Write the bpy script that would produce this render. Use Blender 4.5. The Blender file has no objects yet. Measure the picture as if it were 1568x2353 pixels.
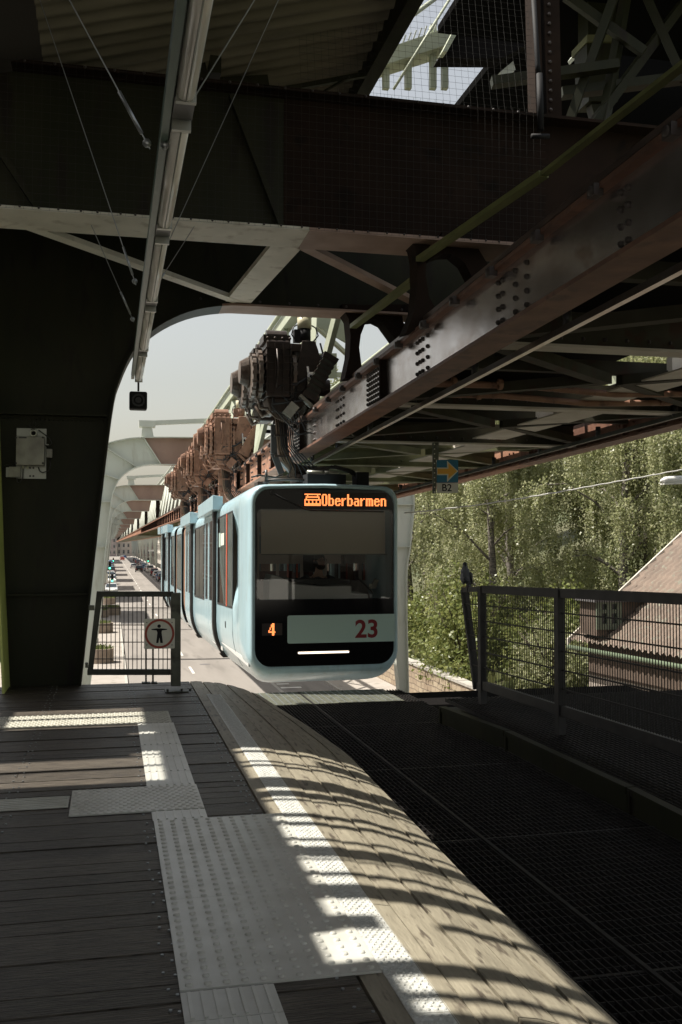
import bpy, bmesh, math, random
import numpy as np
from mathutils import Vector, Matrix
random.seed(7); rng = np.random.default_rng(7)
SC = bpy.context.scene
COL = SC.collection
PI = math.pi

# ------------------------------------------------------------------ camera
F_, CXP, CYP, EYE = 2287.0, 784.0, 1176.5, 1.6
YAW, PIT = math.radians(12.9936), math.radians(1.84075)
_f = np.array([math.sin(YAW)*math.cos(PIT), math.cos(YAW)*math.cos(PIT), math.sin(PIT)])
_r = np.array([math.cos(YAW), -math.sin(YAW), 0.0]); _u = np.cross(_r, _f)
def _ray(px, py): return _f + _r*(px-CXP)/F_ + _u*(CYP-py)/F_
def atY(px, py, y):
    d = _ray(px, py); t = y/d[1]; return (d[0]*t, y, EYE+d[2]*t)
def atZ(px, py, z):
    d = _ray(px, py); t = (z-EYE)/d[2]; return (d[0]*t, d[1]*t, z)

cam = bpy.data.objects.new('camera', bpy.data.cameras.new('camera')); COL.objects.link(cam)
cam.data.sensor_fit = 'VERTICAL'; cam.data.sensor_height = 36.0
cam.data.lens = 36.0*F_/2353.0
cam.data.clip_start = .05; cam.data.clip_end = 6000
cam.location = (0, 0, EYE)
cam.rotation_euler = Vector(_f).to_track_quat('-Z', 'Y').to_euler()
SC.camera = cam

# ------------------------------------------------------------------ light
SUNV = Vector((-.56, .16, 1.0)).normalized()        # towards the sun
elev = math.asin(SUNV.z); azim = math.atan2(SUNV.x, SUNV.y)
w = bpy.data.worlds.new('World'); SC.world = w; w.use_nodes = True
nt = w.node_tree; bg = nt.nodes['Background']
sky = nt.nodes.new('ShaderNodeTexSky'); sky.sky_type = 'NISHITA'; sky.sun_disc = False
sky.sun_elevation = elev; sky.sun_rotation = azim
sky.altitude = 150; sky.air_density = 1.6; sky.dust_density = 3.2; sky.ozone_density = 1.0
hs = nt.nodes.new('ShaderNodeHueSaturation'); hs.inputs['Saturation'].default_value = .45
nt.links.new(sky.outputs[0], hs.inputs['Color']); wm = nt.nodes.new('ShaderNodeMix'); wm.data_type = 'RGBA'; wm.blend_type = 'MULTIPLY'; wm.inputs[0].default_value = 1; wm.inputs[7].default_value = (1.03, .985, .93, 1)
nt.links.new(hs.outputs[0], wm.inputs[6]); nt.links.new(wm.outputs[2], bg.inputs[0]); bg.inputs[1].default_value = .075
sl = bpy.data.lights.new('sun', 'SUN'); sl.energy = 4.2; sl.angle = math.radians(.53); sl.color = (1, .94, .84)
so = bpy.data.objects.new('sun', sl); COL.objects.link(so)
so.rotation_euler = SUNV.to_track_quat('Z', 'Y').to_euler(); so.location = (-20, 10, 60)
SC.view_settings.view_transform = 'Standard'; SC.view_settings.look = 'None'
SC.view_settings.exposure = 1.0; SC.view_settings.gamma = 1
SC.render.engine = 'CYCLES'
SC.cycles.use_denoising = True
try: SC.cycles.denoiser = 'OPENIMAGEDENOISE'
except Exception: pass
SC.cycles.max_bounces = 8; SC.cycles.diffuse_bounces = 5; SC.cycles.transparent_max_bounces = 12
SC.cycles.sample_clamp_indirect = 8

# ------------------------------------------------------------------ materials
M = {}
def mat(name, col, rough=.6, metal=0, col2=None, scale=6.0, stretch=(1,1,1), bump=0, bscale=40, spec=.5,
        emit=None, estr=0, island=0, detail=6, contrast=(.35,.65), objcol=False, col3=None, s3=30):
    """base colour mixed with col2 by noise; island: brightness spread per separate piece"""
    m = bpy.data.materials.new(name); m.use_nodes = True; n = m.node_tree.nodes; l = m.node_tree.links
    b = n['Principled BSDF']; b.inputs['Roughness'].default_value = rough; b.inputs['Metallic'].default_value = metal
    b.inputs['Specular IOR Level'].default_value = spec
    c4 = lambda c: (c[0], c[1], c[2], 1)
    tc = n.new('ShaderNodeTexCoord'); mp = n.new('ShaderNodeMapping'); mp.inputs['Scale'].default_value = stretch
    l.new(tc.outputs['Object'], mp.inputs[0])
    src = None
    if col2 is not None:
        no = n.new('ShaderNodeTexNoise'); no.inputs['Scale'].default_value = scale; no.inputs['Detail'].default_value = detail
        l.new(mp.outputs[0], no.inputs['Vector'])
        mr = n.new('ShaderNodeMapRange'); mr.inputs[1].default_value = contrast[0]; mr.inputs[2].default_value = contrast[1]
        l.new(no.outputs['Fac'], mr.inputs[0])
        mx = n.new('ShaderNodeMix'); mx.data_type = 'RGBA'
        mx.inputs[6].default_value = c4(col); mx.inputs[7].default_value = c4(col2)
        l.new(mr.outputs[0], mx.inputs[0]); src = mx.outputs[2]
        if objcol:
            oi = n.new('ShaderNodeObjectInfo'); l.new(oi.outputs['Color'], mx.inputs[6]); 
        if col3 is not None:
            n3 = n.new('ShaderNodeTexNoise'); n3.inputs['Scale'].default_value = s3; n3.inputs['Detail'].default_value = 8
            l.new(mp.outputs[0], n3.inputs['Vector'])
            m3 = n.new('ShaderNodeMapRange'); m3.inputs[1].default_value = .56; m3.inputs[2].default_value = .68
            l.new(n3.outputs['Fac'], m3.inputs[0])
            x3 = n.new('ShaderNodeMix'); x3.data_type = 'RGBA'; l.new(src, x3.inputs[6]); x3.inputs[7].default_value = c4(col3)
            l.new(m3.outputs[0], x3.inputs[0]); src = x3.outputs[2]
    elif objcol:
        oi = n.new('ShaderNodeObjectInfo'); src = oi.outputs['Color']
    if island:
        g = n.new('ShaderNodeNewGeometry'); mr2 = n.new('ShaderNodeMapRange')
        mr2.inputs[3].default_value = 1-island; mr2.inputs[4].default_value = 1+island
        l.new(g.outputs['Random Per Island'], mr2.inputs[0])
        h = n.new('ShaderNodeHueSaturation')
        if src: l.new(src, h.inputs['Color'])
        else: h.inputs['Color'].default_value = c4(col)
        l.new(mr2.outputs[0], h.inputs['Value']); src = h.outputs[0]
    if src: l.new(src, b.inputs['Base Color'])
    else: b.inputs['Base Color'].default_value = c4(col)
    if bump:
        nb = n.new('ShaderNodeTexNoise'); nb.inputs['Scale'].default_value = bscale; nb.inputs['Detail'].default_value = 5
        l.new(mp.outputs[0], nb.inputs['Vector'])
        bp = n.new('ShaderNodeBump'); bp.inputs['Strength'].default_value = bump; bp.inputs['Distance'].default_value = .02
        l.new(nb.outputs['Fac'], bp.inputs['Height']); l.new(bp.outputs[0], b.inputs['Normal'])
    if emit:
        b.inputs['Emission Color'].default_value = c4(emit); b.inputs['Emission Strength'].default_value = estr
    M[name] = m
    return m

mat('plank', (.036,.029,.023), .45, col2=(.104,.088,.068), scale=5, stretch=(1.2,16,6), bump=.5, bscale=9, island=.25, col3=(.02,.017,.014), s3=7, spec=.35)
mat('edge_plank', (.285,.255,.19), .6, col2=(.225,.20,.148), scale=3, stretch=(9,1.6,6), bump=.25, bscale=8, island=.12, col3=(.095,.078,.058), s3=3.5)
mat('tactile', (.56,.56,.515), .33, col2=(.48,.475,.425), scale=5, bump=.04, island=.05, spec=.6)
mat('tactile_far', (.46,.45,.38), .5, col2=(.36,.35,.29), scale=9)
mat('edge_strip', (.62,.63,.60), .45, col2=(.48,.48,.44), scale=30, bump=.5, bscale=80)
mat('grating', (.022,.020,.020), .55, metal=.4, col2=(.04,.036,.034), scale=8)
mat('black', (.012,.012,.013), .7, spec=.25)
mat('pan', (.012,.011,.011), .9, spec=.02)
mat('void_black', (.008,.008,.008), .95, spec=0)  # lightless black for the added backdrop sheets
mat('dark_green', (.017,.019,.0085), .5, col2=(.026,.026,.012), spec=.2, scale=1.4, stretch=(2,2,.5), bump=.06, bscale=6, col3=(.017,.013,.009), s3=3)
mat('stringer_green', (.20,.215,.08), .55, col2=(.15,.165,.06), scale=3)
mat('flange_green_lit', (.74,.82,.25), .5, col2=(.66,.73,.22), scale=2, stretch=(2,2,.4))  # column green brightened: bounced sun on the flange is put into the colour
mat('pale_green', (.56,.585,.52), .5, col2=(.54,.565,.50), scale=1.2, stretch=(2,2,.5), col3=(.46,.47,.40), s3=2)
mat('light_green', (.43,.46,.36), .55, col2=(.35,.38,.28), scale=2)
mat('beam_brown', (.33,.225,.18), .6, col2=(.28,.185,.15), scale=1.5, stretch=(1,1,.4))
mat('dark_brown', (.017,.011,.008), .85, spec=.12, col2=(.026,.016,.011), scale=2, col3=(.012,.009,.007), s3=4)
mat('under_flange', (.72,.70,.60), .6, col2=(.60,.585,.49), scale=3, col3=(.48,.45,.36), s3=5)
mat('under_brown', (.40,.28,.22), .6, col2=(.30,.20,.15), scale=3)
mat('girder_web', (.60,.555,.55), .24, metal=.9, col2=(.43,.375,.355), scale=5, stretch=(1,.7,1), bump=.03, bscale=18, col3=(.38,.31,.28), s3=4)
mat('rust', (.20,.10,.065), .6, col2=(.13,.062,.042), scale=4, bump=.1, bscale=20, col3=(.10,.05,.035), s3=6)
mat('rust_sunlit', (.38,.20,.13), .65, col2=(.28,.135,.085), scale=2, col3=(.2,.1,.07), s3=4)  # brighter copy of rust: sunlight outside the station is in the colour
mat('rail_steel', (.10,.075,.065), .4, metal=.4, col2=(.17,.12,.10), scale=6, stretch=(1,.5,1))
mat('rivet', (.055,.045,.042), .5)
mat('conductor', (.42,.40,.39), .28, metal=.9, col2=(.30,.25,.22), scale=3)
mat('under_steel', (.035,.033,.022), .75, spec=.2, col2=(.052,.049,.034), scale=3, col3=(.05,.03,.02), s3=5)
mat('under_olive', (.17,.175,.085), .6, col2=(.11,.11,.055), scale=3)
mat('under_pale', (.55,.52,.46), .6, col2=(.42,.38,.32), scale=2)
mat('tram_blue', (.46,.64,.715), .17, col2=(.415,.585,.655), scale=2.2, stretch=(3,3,.6), spec=.55, col3=(.40,.54,.585), s3=3)
mat('tram_teal', (.27,.43,.44), .2)
mat('panel_teal', (.50,.66,.62), .25)
mat('gloss_black', (.006,.006,.007), .10, spec=.35)
mat('rubber', (.028,.028,.03), .5)
mat('bellows', (.33,.20,.135), .7, col2=(.26,.15,.10), scale=2)
mat('orange_red', (.62,.10,.045), .5)
mat('wine_red', (.20,.006,.012), .4)
mat('led', (.9,.3,.1), .5, emit=(1.0,.25,.07), estr=1.15)
mat('led_off', (.03,.018,.015), .5)
mat('headlight', (1,.95,.85), .3, emit=(1,.80,.62), estr=1.3)
mat('machine', (.035,.027,.023), .42, metal=.3, col2=(.06,.043,.035), scale=9)
mat('machine_brown', (.30,.165,.105), .6, col2=(.21,.11,.07), scale=6, col3=(.11,.06,.04), s3=9)
mat('machine_silver', (.20,.17,.145), .5, metal=.4, col2=(.12,.085,.065), scale=7)
mat('cable_brown', (.16,.11,.075), .5)
mat('steel_wheel', (.46,.42,.38), .25, metal=.85)
mat('amber', (.48,.44,.30), .3)
mat('asphalt', (.235,.215,.195), .85, col2=(.20,.182,.165), scale=.35, stretch=(3,.35,1), bump=.05, bscale=30, col3=(.17,.155,.14), s3=.5)
mat('pavement', (.33,.30,.27), .85, col2=(.28,.25,.22), scale=.8, col3=(.22,.20,.17), s3=2)
mat('kerb', (.42,.40,.36), .8, col2=(.33,.31,.28), scale=3)
mat('road_paint', (.72,.71,.67), .6, col2=(.55,.53,.49), scale=2)
mat('ground', (.05,.065,.022), .9, col2=(.085,.08,.04), scale=.08)
mat('concrete', (.33,.27,.215), .85, col2=(.25,.20,.155), scale=3, bump=.1, bscale=25)
mat('frame_steel', (.040,.040,.034), .55, metal=.3, col2=(.062,.066,.05), scale=8)
mat('post_steel', (.10,.105,.082), .55, metal=.3, col2=(.15,.155,.12), scale=7, col3=(.06,.06,.045), s3=9)
mat('fence_steel', (.045,.043,.044), .5, metal=.3, col2=(.066,.063,.062), scale=6)
mat('wire_steel', (.03,.028,.027), .5, metal=.3)
mat('sign_white', (.74,.74,.64), .5, col2=(.68,.68,.58), scale=4)
mat('sign_red', (.36,.055,.03), .5)
mat('sign_blue', (.012,.18,.32), .45, col2=(.014,.15,.27), scale=5)
mat('sign_orange', (.85,.44,.05), .5)
mat('sign_grey', (.74,.73,.68), .5, col2=(.64,.63,.58), scale=5)
mat('box_grey', (.42,.415,.36), .5, col2=(.25,.245,.21), scale=5)
mat('plate_silver', (.33,.34,.30), .35, metal=.6)
mat('lamp_rail', (.10,.17,.13), .4)
mat('lamp_cover', (.93,.90,.83), .32, metal=.1, col2=(.86,.83,.76), scale=4, spec=.6)
mat('lamp_end', (.055,.055,.055), .4)
mat('cable', (.035,.033,.03), .5)
mat('galv', (.35,.37,.38), .35, metal=.7)
mat('roof_sheet', (.20,.185,.13), .8, col2=(.13,.12,.085), scale=2, stretch=(.4,3,1))
mat('wall_dark', (.055,.050,.045), .8, col2=(.075,.068,.06), scale=1)
mat('net', (.032,.030,.026), .8)
mat('stone', (.34,.275,.20), .9, col2=(.25,.19,.135), scale=2, bump=.3, bscale=9)
mat('tile', (.205,.155,.122), .85, col2=(.15,.115,.092), scale=1.4, bump=.06, bscale=15, island=.0, col3=(.20,.19,.15), s3=5)
mat('gutter', (.12,.155,.10), .5)
mat('house_wall', (.36,.315,.28), .9, col2=(.28,.235,.20), scale=2)
mat('house_dark', (.085,.06,.045), .8, col2=(.12,.085,.065), scale=3)
mat('dormer_green', (.095,.12,.085), .6, col2=(.13,.155,.11), scale=5)
mat('white_plastic', (.74,.74,.72), .4)
mat('cord_white', (.70,.69,.66), .6)
mat('bark', (.23,.205,.18), .85, col2=(.06,.05,.045), scale=5, stretch=(1,1,3))
mat('bark_dark', (.07,.055,.04), .9, col2=(.11,.09,.07), scale=6)
mat('facade_a', (.46,.40,.34), .85, col2=(.40,.34,.28), scale=.4)
mat('facade_b', (.36,.27,.22), .85, col2=(.30,.22,.18), scale=.4)
mat('facade_c', (.54,.50,.45), .85, col2=(.46,.42,.37), scale=.4)
mat('facade_d', (.40,.33,.32), .85, col2=(.34,.28,.27), scale=.4)
mat('slate', (.10,.095,.10), .7, col2=(.14,.13,.13), scale=1)
mat('pane', (.05,.06,.07), .12)
mat('trim', (.55,.52,.47), .7)
mat('car_paint', (.3,.3,.3), .22, objcol=True)
mat('car_glass', (.03,.04,.05), .06)
mat('tyre', (.02,.02,.02), .8)
mat('tail_lamp', (.35,.02,.02), .3)
mat('front_lamp', (.75,.75,.72), .2)
mat('signal_green', (.1,.8,.5), .4, emit=(.10,1.0,.55), estr=2.5)
mat('signal_off', (.05,.02,.02), .4)
mat('skin', (.50,.32,.25), .5, col2=(.45,.28,.21), scale=20)
mat('beard', (.035,.022,.016), .8)
mat('shirt', (.030,.036,.048), .85, col2=(.045,.052,.066), scale=20)
mat('cab_grey', (.62,.61,.60), .5)
mat('cab_dark', (.035,.034,.034), .7)
mat('blind', (.84,.76,.63), .8, col2=(.80,.72,.60), scale=2)
mat('cab_wall', (.62,.54,.51), .7)
mat('pigeon_grey', (.16,.17,.19), .6, col2=(.11,.115,.13), scale=30)
mat('pigeon_dark', (.035,.036,.045), .5)
mat('seat_fabric', (.10,.03,.03), .8)

def leafmat(name, c1, c2, tr=.35, rough=.38):
    m = bpy.data.materials.new(name); m.use_nodes = True; n = m.node_tree.nodes; l = m.node_tree.links
    b = n['Principled BSDF']; out = n['Material Output']
    g = n.new('ShaderNodeNewGeometry'); mx = n.new('ShaderNodeMix'); mx.data_type = 'RGBA'
    mx.inputs[6].default_value = (*c1, 1); mx.inputs[7].default_value = (*c2, 1)
    l.new(g.outputs['Random Per Island'], mx.inputs[0]); l.new(mx.outputs[2], b.inputs['Base Color'])
    b.inputs['Roughness'].default_value = rough; b.inputs['Specular IOR Level'].default_value = .45
    t = n.new('ShaderNodeBsdfTranslucent'); h = n.new('ShaderNodeHueSaturation'); h.inputs['Value'].default_value = 1.5
    h.inputs['Hue'].default_value = .485
    l.new(mx.outputs[2], h.inputs['Color']); l.new(h.outputs[0], t.inputs[0])
    ms = n.new('ShaderNodeMixShader'); ms.inputs[0].default_value = tr
    l.new(b.outputs[0], ms.inputs[1]); l.new(t.outputs[0], ms.inputs[2]); l.new(ms.outputs[0], out.inputs[0])
    M[name] = m
leafmat('birch_leaf', (.20,.23,.10), (.39,.395,.25), .48)
leafmat('birch_leaf_dark', (.14,.175,.075), (.27,.285,.16), .48)
leafmat('bush_leaf', (.12,.155,.045), (.215,.235,.085), .4)
leafmat('plant_leaf', (.08,.12,.03), (.2,.22,.10))
leafmat('grass_leaf', (.08,.10,.035), (.14,.15,.06))

def glassmat(name, tint, refl=1.0):
    m = bpy.data.materials.new(name); m.use_nodes = True; n = m.node_tree.nodes; l = m.node_tree.links
    out = n['Material Output']; n.remove(n['Principled BSDF'])
    t = n.new('ShaderNodeBsdfTransparent'); t.inputs[0].default_value = (*tint, 1)
    g = n.new('ShaderNodeBsdfGlossy'); g.inputs['Roughness'].default_value = .01; g.inputs[0].default_value = (.95,.97,1,1)
    fr = n.new('ShaderNodeFresnel'); fr.inputs[0].default_value = 1.5
    ml = n.new('ShaderNodeMath'); ml.operation = 'MULTIPLY'; ml.inputs[1].default_value = refl; ml.use_clamp = True
    l.new(fr.outputs[0], ml.inputs[0])
    ms = n.new('ShaderNodeMixShader'); l.new(ml.outputs[0], ms.inputs[0]); l.new(t.outputs[0], ms.inputs[1]); l.new(g.outputs[0], ms.inputs[2])
    l.new(ms.outputs[0], out.inputs[0]); M[name] = m
glassmat('windscreen', (.95,.95,.93), 1.0)
glassmat('side_glass', (.58,.55,.52), 1.35)

def translucent(name, f):
    m = M[name]; n = m.node_tree.nodes; l = m.node_tree.links; b = n['Principled BSDF']; out = n['Material Output']
    t = n.new('ShaderNodeBsdfTranslucent'); ms = n.new('ShaderNodeMixShader'); ms.inputs[0].default_value = f
    if b.inputs['Base Color'].links: l.new(b.inputs['Base Color'].links[0].from_socket, t.inputs[0])
    l.new(b.outputs[0], ms.inputs[1]); l.new(t.outputs[0], ms.inputs[2]); l.new(ms.outputs[0], out.inputs[0])
translucent('blind', .5)

# stone courses for the retaining wall
def brickify(name, sc, bw, rh, c1, c2, mortar, axis):
    m = M[name]; n = m.node_tree.nodes; l = m.node_tree.links; b = n['Principled BSDF']
    tc = n.new('ShaderNodeTexCoord'); sx = n.new('ShaderNodeSeparateXYZ'); cb = n.new('ShaderNodeCombineXYZ')
    l.new(tc.outputs['Object'], sx.inputs[0]); l.new(sx.outputs[axis], cb.inputs[0]); l.new(sx.outputs[2], cb.inputs[1])
    no = n.new('ShaderNodeTexNoise'); no.inputs['Scale'].default_value = 1.2; l.new(tc.outputs['Object'], no.inputs['Vector'])
    vm = n.new('ShaderNodeVectorMath'); vm.operation = 'SCALE'; vm.inputs[3].default_value = .22
    l.new(no.outputs['Color'], vm.inputs[0]); va = n.new('ShaderNodeVectorMath'); l.new(cb.outputs[0], va.inputs[0]); l.new(vm.outputs[0], va.inputs[1])
    bt = n.new('ShaderNodeTexBrick'); bt.inputs['Scale'].default_value = sc; bt.inputs['Brick Width'].default_value = bw
    bt.inputs['Row Height'].default_value = rh; bt.inputs['Mortar Size'].default_value = .018
    bt.inputs[1].default_value = (*c1,1); bt.inputs[2].default_value = (*c2,1); bt.inputs[3].default_value = (*mortar,1)
    l.new(va.outputs[0], bt.inputs['Vector']); l.new(bt.outputs[0], b.inputs['Base Color'])
    bp = n.new('ShaderNodeBump'); bp.inputs['Strength'].default_value = .8; bp.inputs['Distance'].default_value = .04; bp.invert = True
    l.new(bt.outputs['Fac'], bp.inputs['Height']); l.new(bp.outputs[0], b.inputs['Normal'])
brickify('stone', 1.0, .55, .26, (.38,.31,.22), (.27,.205,.145), (.13,.10,.075), 1)

# ------------------------------------------------------------------ mesh builder
class MB:
    def __init__(s): s.v = []; s.f = []; s.m = []; s.cur = 0; s.sm = []; s.smooth = False
    def add(s, vs, fs):
        o = len(s.v); s.v += [tuple(map(float, p)) for p in vs]
        for f in fs: s.f.append([i+o for i in f]); s.m.append(s.cur); s.sm.append(s.smooth)
        return s
    def mi(s, i): s.cur = i; return s
    def box(s, a, b):
        (x0,y0,z0), (x1,y1,z1) = a, b
        return s.add([(x0,y0,z0),(x1,y0,z0),(x1,y1,z0),(x0,y1,z0),(x0,y0,z1),(x1,y0,z1),(x1,y1,z1),(x0,y1,z1)],
              [(0,3,2,1),(4,5,6,7),(0,1,5,4),(1,2,6,5),(2,3,7,6),(3,0,4,7)])
    def cbox(s, c, d): return s.box([c[i]-d[i]/2 for i in range(3)], [c[i]+d[i]/2 for i in range(3)])
    def bar(s, p, q, w, h, up=(0,0,1)):
        p = Vector(p); q = Vector(q); d = (q-p).normalized(); u = Vector(up)
        a = d.cross(u)
        if a.length < 1e-4: a = d.cross(Vector((1,0,0)))
        a.normalize(); b = a.cross(d); a *= w/2; b *= h/2
        vs = [p-a-b, p+a-b, p+a+b, p-a+b, q-a-b, q+a-b, q+a+b, q-a+b]
        return s.add(vs, [(0,1,2,3),(7,6,5,4),(0,4,5,1),(1,5,6,2),(2,6,7,3),(3,7,4,0)])
    def tube(s, pts, r, n=6, cap=True):
        pts = [Vector(p) for p in pts]; rs = r if isinstance(r, (list, tuple)) else [r]*len(pts)
        vs = []; prev = None
        for i, p in enumerate(pts):
            d = (pts[min(i+1, len(pts)-1)] - pts[max(i-1, 0)]).normalized()
            if prev is None:
                a = d.orthogonal().normalized()
            else:
                a = (prev - d*prev.dot(d)); a = a.normalized() if a.length > 1e-5 else d.orthogonal().normalized()
            prev = a; b = d.cross(a)
            for k in range(n):
                t = 2*PI*k/n; vs.append(p + (a*math.cos(t)+b*math.sin(t))*rs[i])
        fs = []
        for i in range(len(pts)-1):
            for k in range(n): fs.append((i*n+k, i*n+(k+1)%n, (i+1)*n+(k+1)%n, (i+1)*n+k))
        if cap: fs.append(tuple(range(n-1, -1, -1))); fs.append(tuple(range((len(pts)-1)*n, len(pts)*n)))
        sm = s.smooth; s.smooth = n > 5; s.add(vs, fs); s.smooth = sm; return s
    def prism(s, poly, axis, a, b):
        """poly: 2-D outline; axis 0/1/2 is the extrusion axis"""
        def P(p, t):
            if axis == 1: return (p[0], t, p[1])
            if axis == 0: return (t, p[0], p[1])
            return (p[0], p[1], t)
        n = len(poly)
        return s.add([P(p, a) for p in poly]+[P(p, b) for p in poly],
             [tuple(range(n)), tuple(range(2*n-1, n-1, -1))] + [(i, i+n, (i+1)%n+n, (i+1)%n) for i in range(n)])
    def band(s, inner, outer, axis, a, b, closed=False):
        """strip between two outlines of the same length, extruded"""
        n = len(inner)
        def P(p, t): return (p[0], t, p[1]) if axis == 1 else ((t, p[0], p[1]) if axis == 0 else (p[0], p[1], t))
        vs = [P(p,a) for p in inner]+[P(p,a) for p in outer]+[P(p,b) for p in inner]+[P(p,b) for p in outer]; fs = []
        for i in range(n if closed else n-1):
            j = (i+1) % n
            fs += [(i,j,n+j,n+i),(2*n+i,3*n+i,3*n+j,2*n+j),(i,2*n+i,2*n+j,j),(n+i,n+j,3*n+j,3*n+i)]
        if not closed: fs += [(0,n,3*n,2*n),(n-1,3*n-1,4*n-1,2*n-1)]
        return s.add(vs, fs)
    def disc(s, c, r, axis, h, n=16, r2=None):
        r2 = r if r2 is None else r2; vs = []
        for t, rr in ((-h/2, r), (h/2, r2)):
            for k in range(n):
                a, b = rr*math.cos(2*PI*k/n), rr*math.sin(2*PI*k/n)
                vs.append((c[0]+t, c[1]+a, c[2]+b) if axis == 0 else ((c[0]+a, c[1]+t, c[2]+b) if axis == 1 else (c[0]+a, c[1]+b, c[2]+t)))
        return s.add(vs, [tuple(range(n)), tuple(range(2*n-1, n-1, -1))]+[(k, k+n, (k+1)%n+n, (k+1)%n) for k in range(n)])
    def ring(s, c, r, rin, axis, h, n=24):
        f = lambda rr: [(c[(axis+1)%3 if axis!=1 else 0]+rr*math.cos(2*PI*k/n), c[2 if axis != 2 else 1]+rr*math.sin(2*PI*k/n)) for k in range(n)]
        return s.band(f(rin), f(r), axis, c[axis]-h/2, c[axis]+h/2, True)
    def ball(s, c, r, n=8, m=6, sc=(1,1,1)):
        vs = [(c[0], c[1], c[2]-r*sc[2])]
        for j in range(1, m):
            for k in range(n):
                th = PI*j/m; a = 2*PI*k/n
                vs.append((c[0]+r*sc[0]*math.sin(th)*math.cos(a), c[1]+r*sc[1]*math.sin(th)*math.sin(a), c[2]-r*sc[2]*math.cos(th)))
        vs.append((c[0], c[1], c[2]+r*sc[2])); fs = []
        for k in range(n): fs.append((0, 1+(k+1)%n, 1+k))
        for j in range(m-2):
            for k in range(n): fs.append((1+j*n+k, 1+j*n+(k+1)%n, 1+(j+1)*n+(k+1)%n, 1+(j+1)*n+k))
        t = len(vs)-1
        for k in range(n): fs.append((t, 1+(m-2)*n+k, 1+(m-2)*n+(k+1)%n))
        sm = s.smooth; s.smooth = True; s.add(vs, fs); s.smooth = sm; return s
    def stud(s, c, r, h, n=8):
        vs = []
        for rr, z in ((r, 0), (r*.8, h*.8), (r*.4, h)):
            for k in range(n): vs.append((c[0]+rr*math.cos(2*PI*k/n), c[1]+rr*math.sin(2*PI*k/n), c[2]+z))
        fs = [(i*n+k, i*n+(k+1)%n, (i+1)*n+(k+1)%n, (i+1)*n+k) for i in range(2) for k in range(n)]+[tuple(range(2*n, 3*n))]
        sm = s.smooth; s.smooth = True; s.add(vs, fs); s.smooth = sm; return s
    def build(s, name, mats, parent=None, bevel=0, fix=True, link=True, seg=2):
        off = Vector((0,0,0)); p = parent
        while p is not None: off += p.location; p = p.parent
        me = bpy.data.meshes.new(name)
        me.from_pydata([(v[0]-off.x, v[1]-off.y, v[2]-off.z) for v in s.v], [], s.f)
        for m_ in (mats if isinstance(mats, (list, tuple)) else [mats]): me.materials.append(M[m_])
        me.polygons.foreach_set('material_index', s.m); me.polygons.foreach_set('use_smooth', s.sm)
        me.update()
        if fix:
            bm = bmesh.new(); bm.from_mesh(me); bmesh.ops.recalc_face_normals(bm, faces=bm.faces); bm.to_mesh(me); bm.free()
        o = bpy.data.objects.new(name, me); o.parent = parent; COL.objects.link(o)
        if bevel:
            b = o.modifiers.new('bevel', 'BEVEL'); b.width = bevel; b.segments = seg; b.limit_method = 'ANGLE'; b.angle_limit = .7
        return o
def tag(o, label=None, cat=None, group=None, kind=None):
    if label: o['label'] = label
    if cat: o['category'] = cat
    if group: o['group'] = group
    if kind: o['kind'] = kind
    return o
def thing(name, label, cat, loc=(0,0,0), group=None):
    o = bpy.data.objects.new(name, None); o.location = loc; o.empty_display_size = .2; COL.objects.link(o)
    return tag(o, label, cat, group)
def struct(o): o['kind'] = 'structure'; return o
def copy_tree(o, parent=None):
    c = o.copy(); COL.objects.link(c)
    if parent is not None: c.parent = parent
    for ch in list(o.children): copy_tree(ch, c)
    return c
def text(name, body, size, m, parent, loc, rot=(PI/2,0,0), ext=.004, off=0, align='LEFT'):
    cu = bpy.data.curves.new(name, 'FONT'); cu.body = body; cu.size = size; cu.extrude = ext; cu.offset = off; cu.align_x = align
    cu.materials.append(M[m]); o = bpy.data.objects.new(name, cu); COL.objects.link(o)
    p = parent; l = Vector(loc)
    while p is not None: l -= p.location; p = p.parent
    bpy.context.view_layer.update()
    me = bpy.data.meshes.new_from_object(o); me.name = name; bpy.data.objects.remove(o)
    o = bpy.data.objects.new(name, me); COL.objects.link(o)
    o.location = l; o.rotation_euler = rot; o.parent = parent; return o
def sm01(a, b, x):
    t = min(1, max(0, (x-a)/(b-a))); return t*t*(3-2*t)
def Gz(y):                       # lower flange level of the running rail girders: falls away from the station, then level
    if y < 20: return 3.368-.025*y
    if y > 36: return 2.668
    t = (y-20)/16; return 2.868-.20*(1-(1-t)**2)
def Gt(y):                       # reference level for the tram body
    if y < 20: return 3.333-.0262*y
    if y > 32: return 2.655
    t = (y-20)/12; return 3.333-.0262*20 - .0262*12*(t - t*t/2)*.95
# ================================================================== SETTING
RZ = -5.7
b = MB(); b.add([(-900,-300,RZ-.06),(14.2,-300,RZ-.06),(14.2,2500,RZ-.06),(-900,2500,RZ-.06)], [(0,1,2,3)])
struct(b.build('ground', 'ground'))
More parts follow.
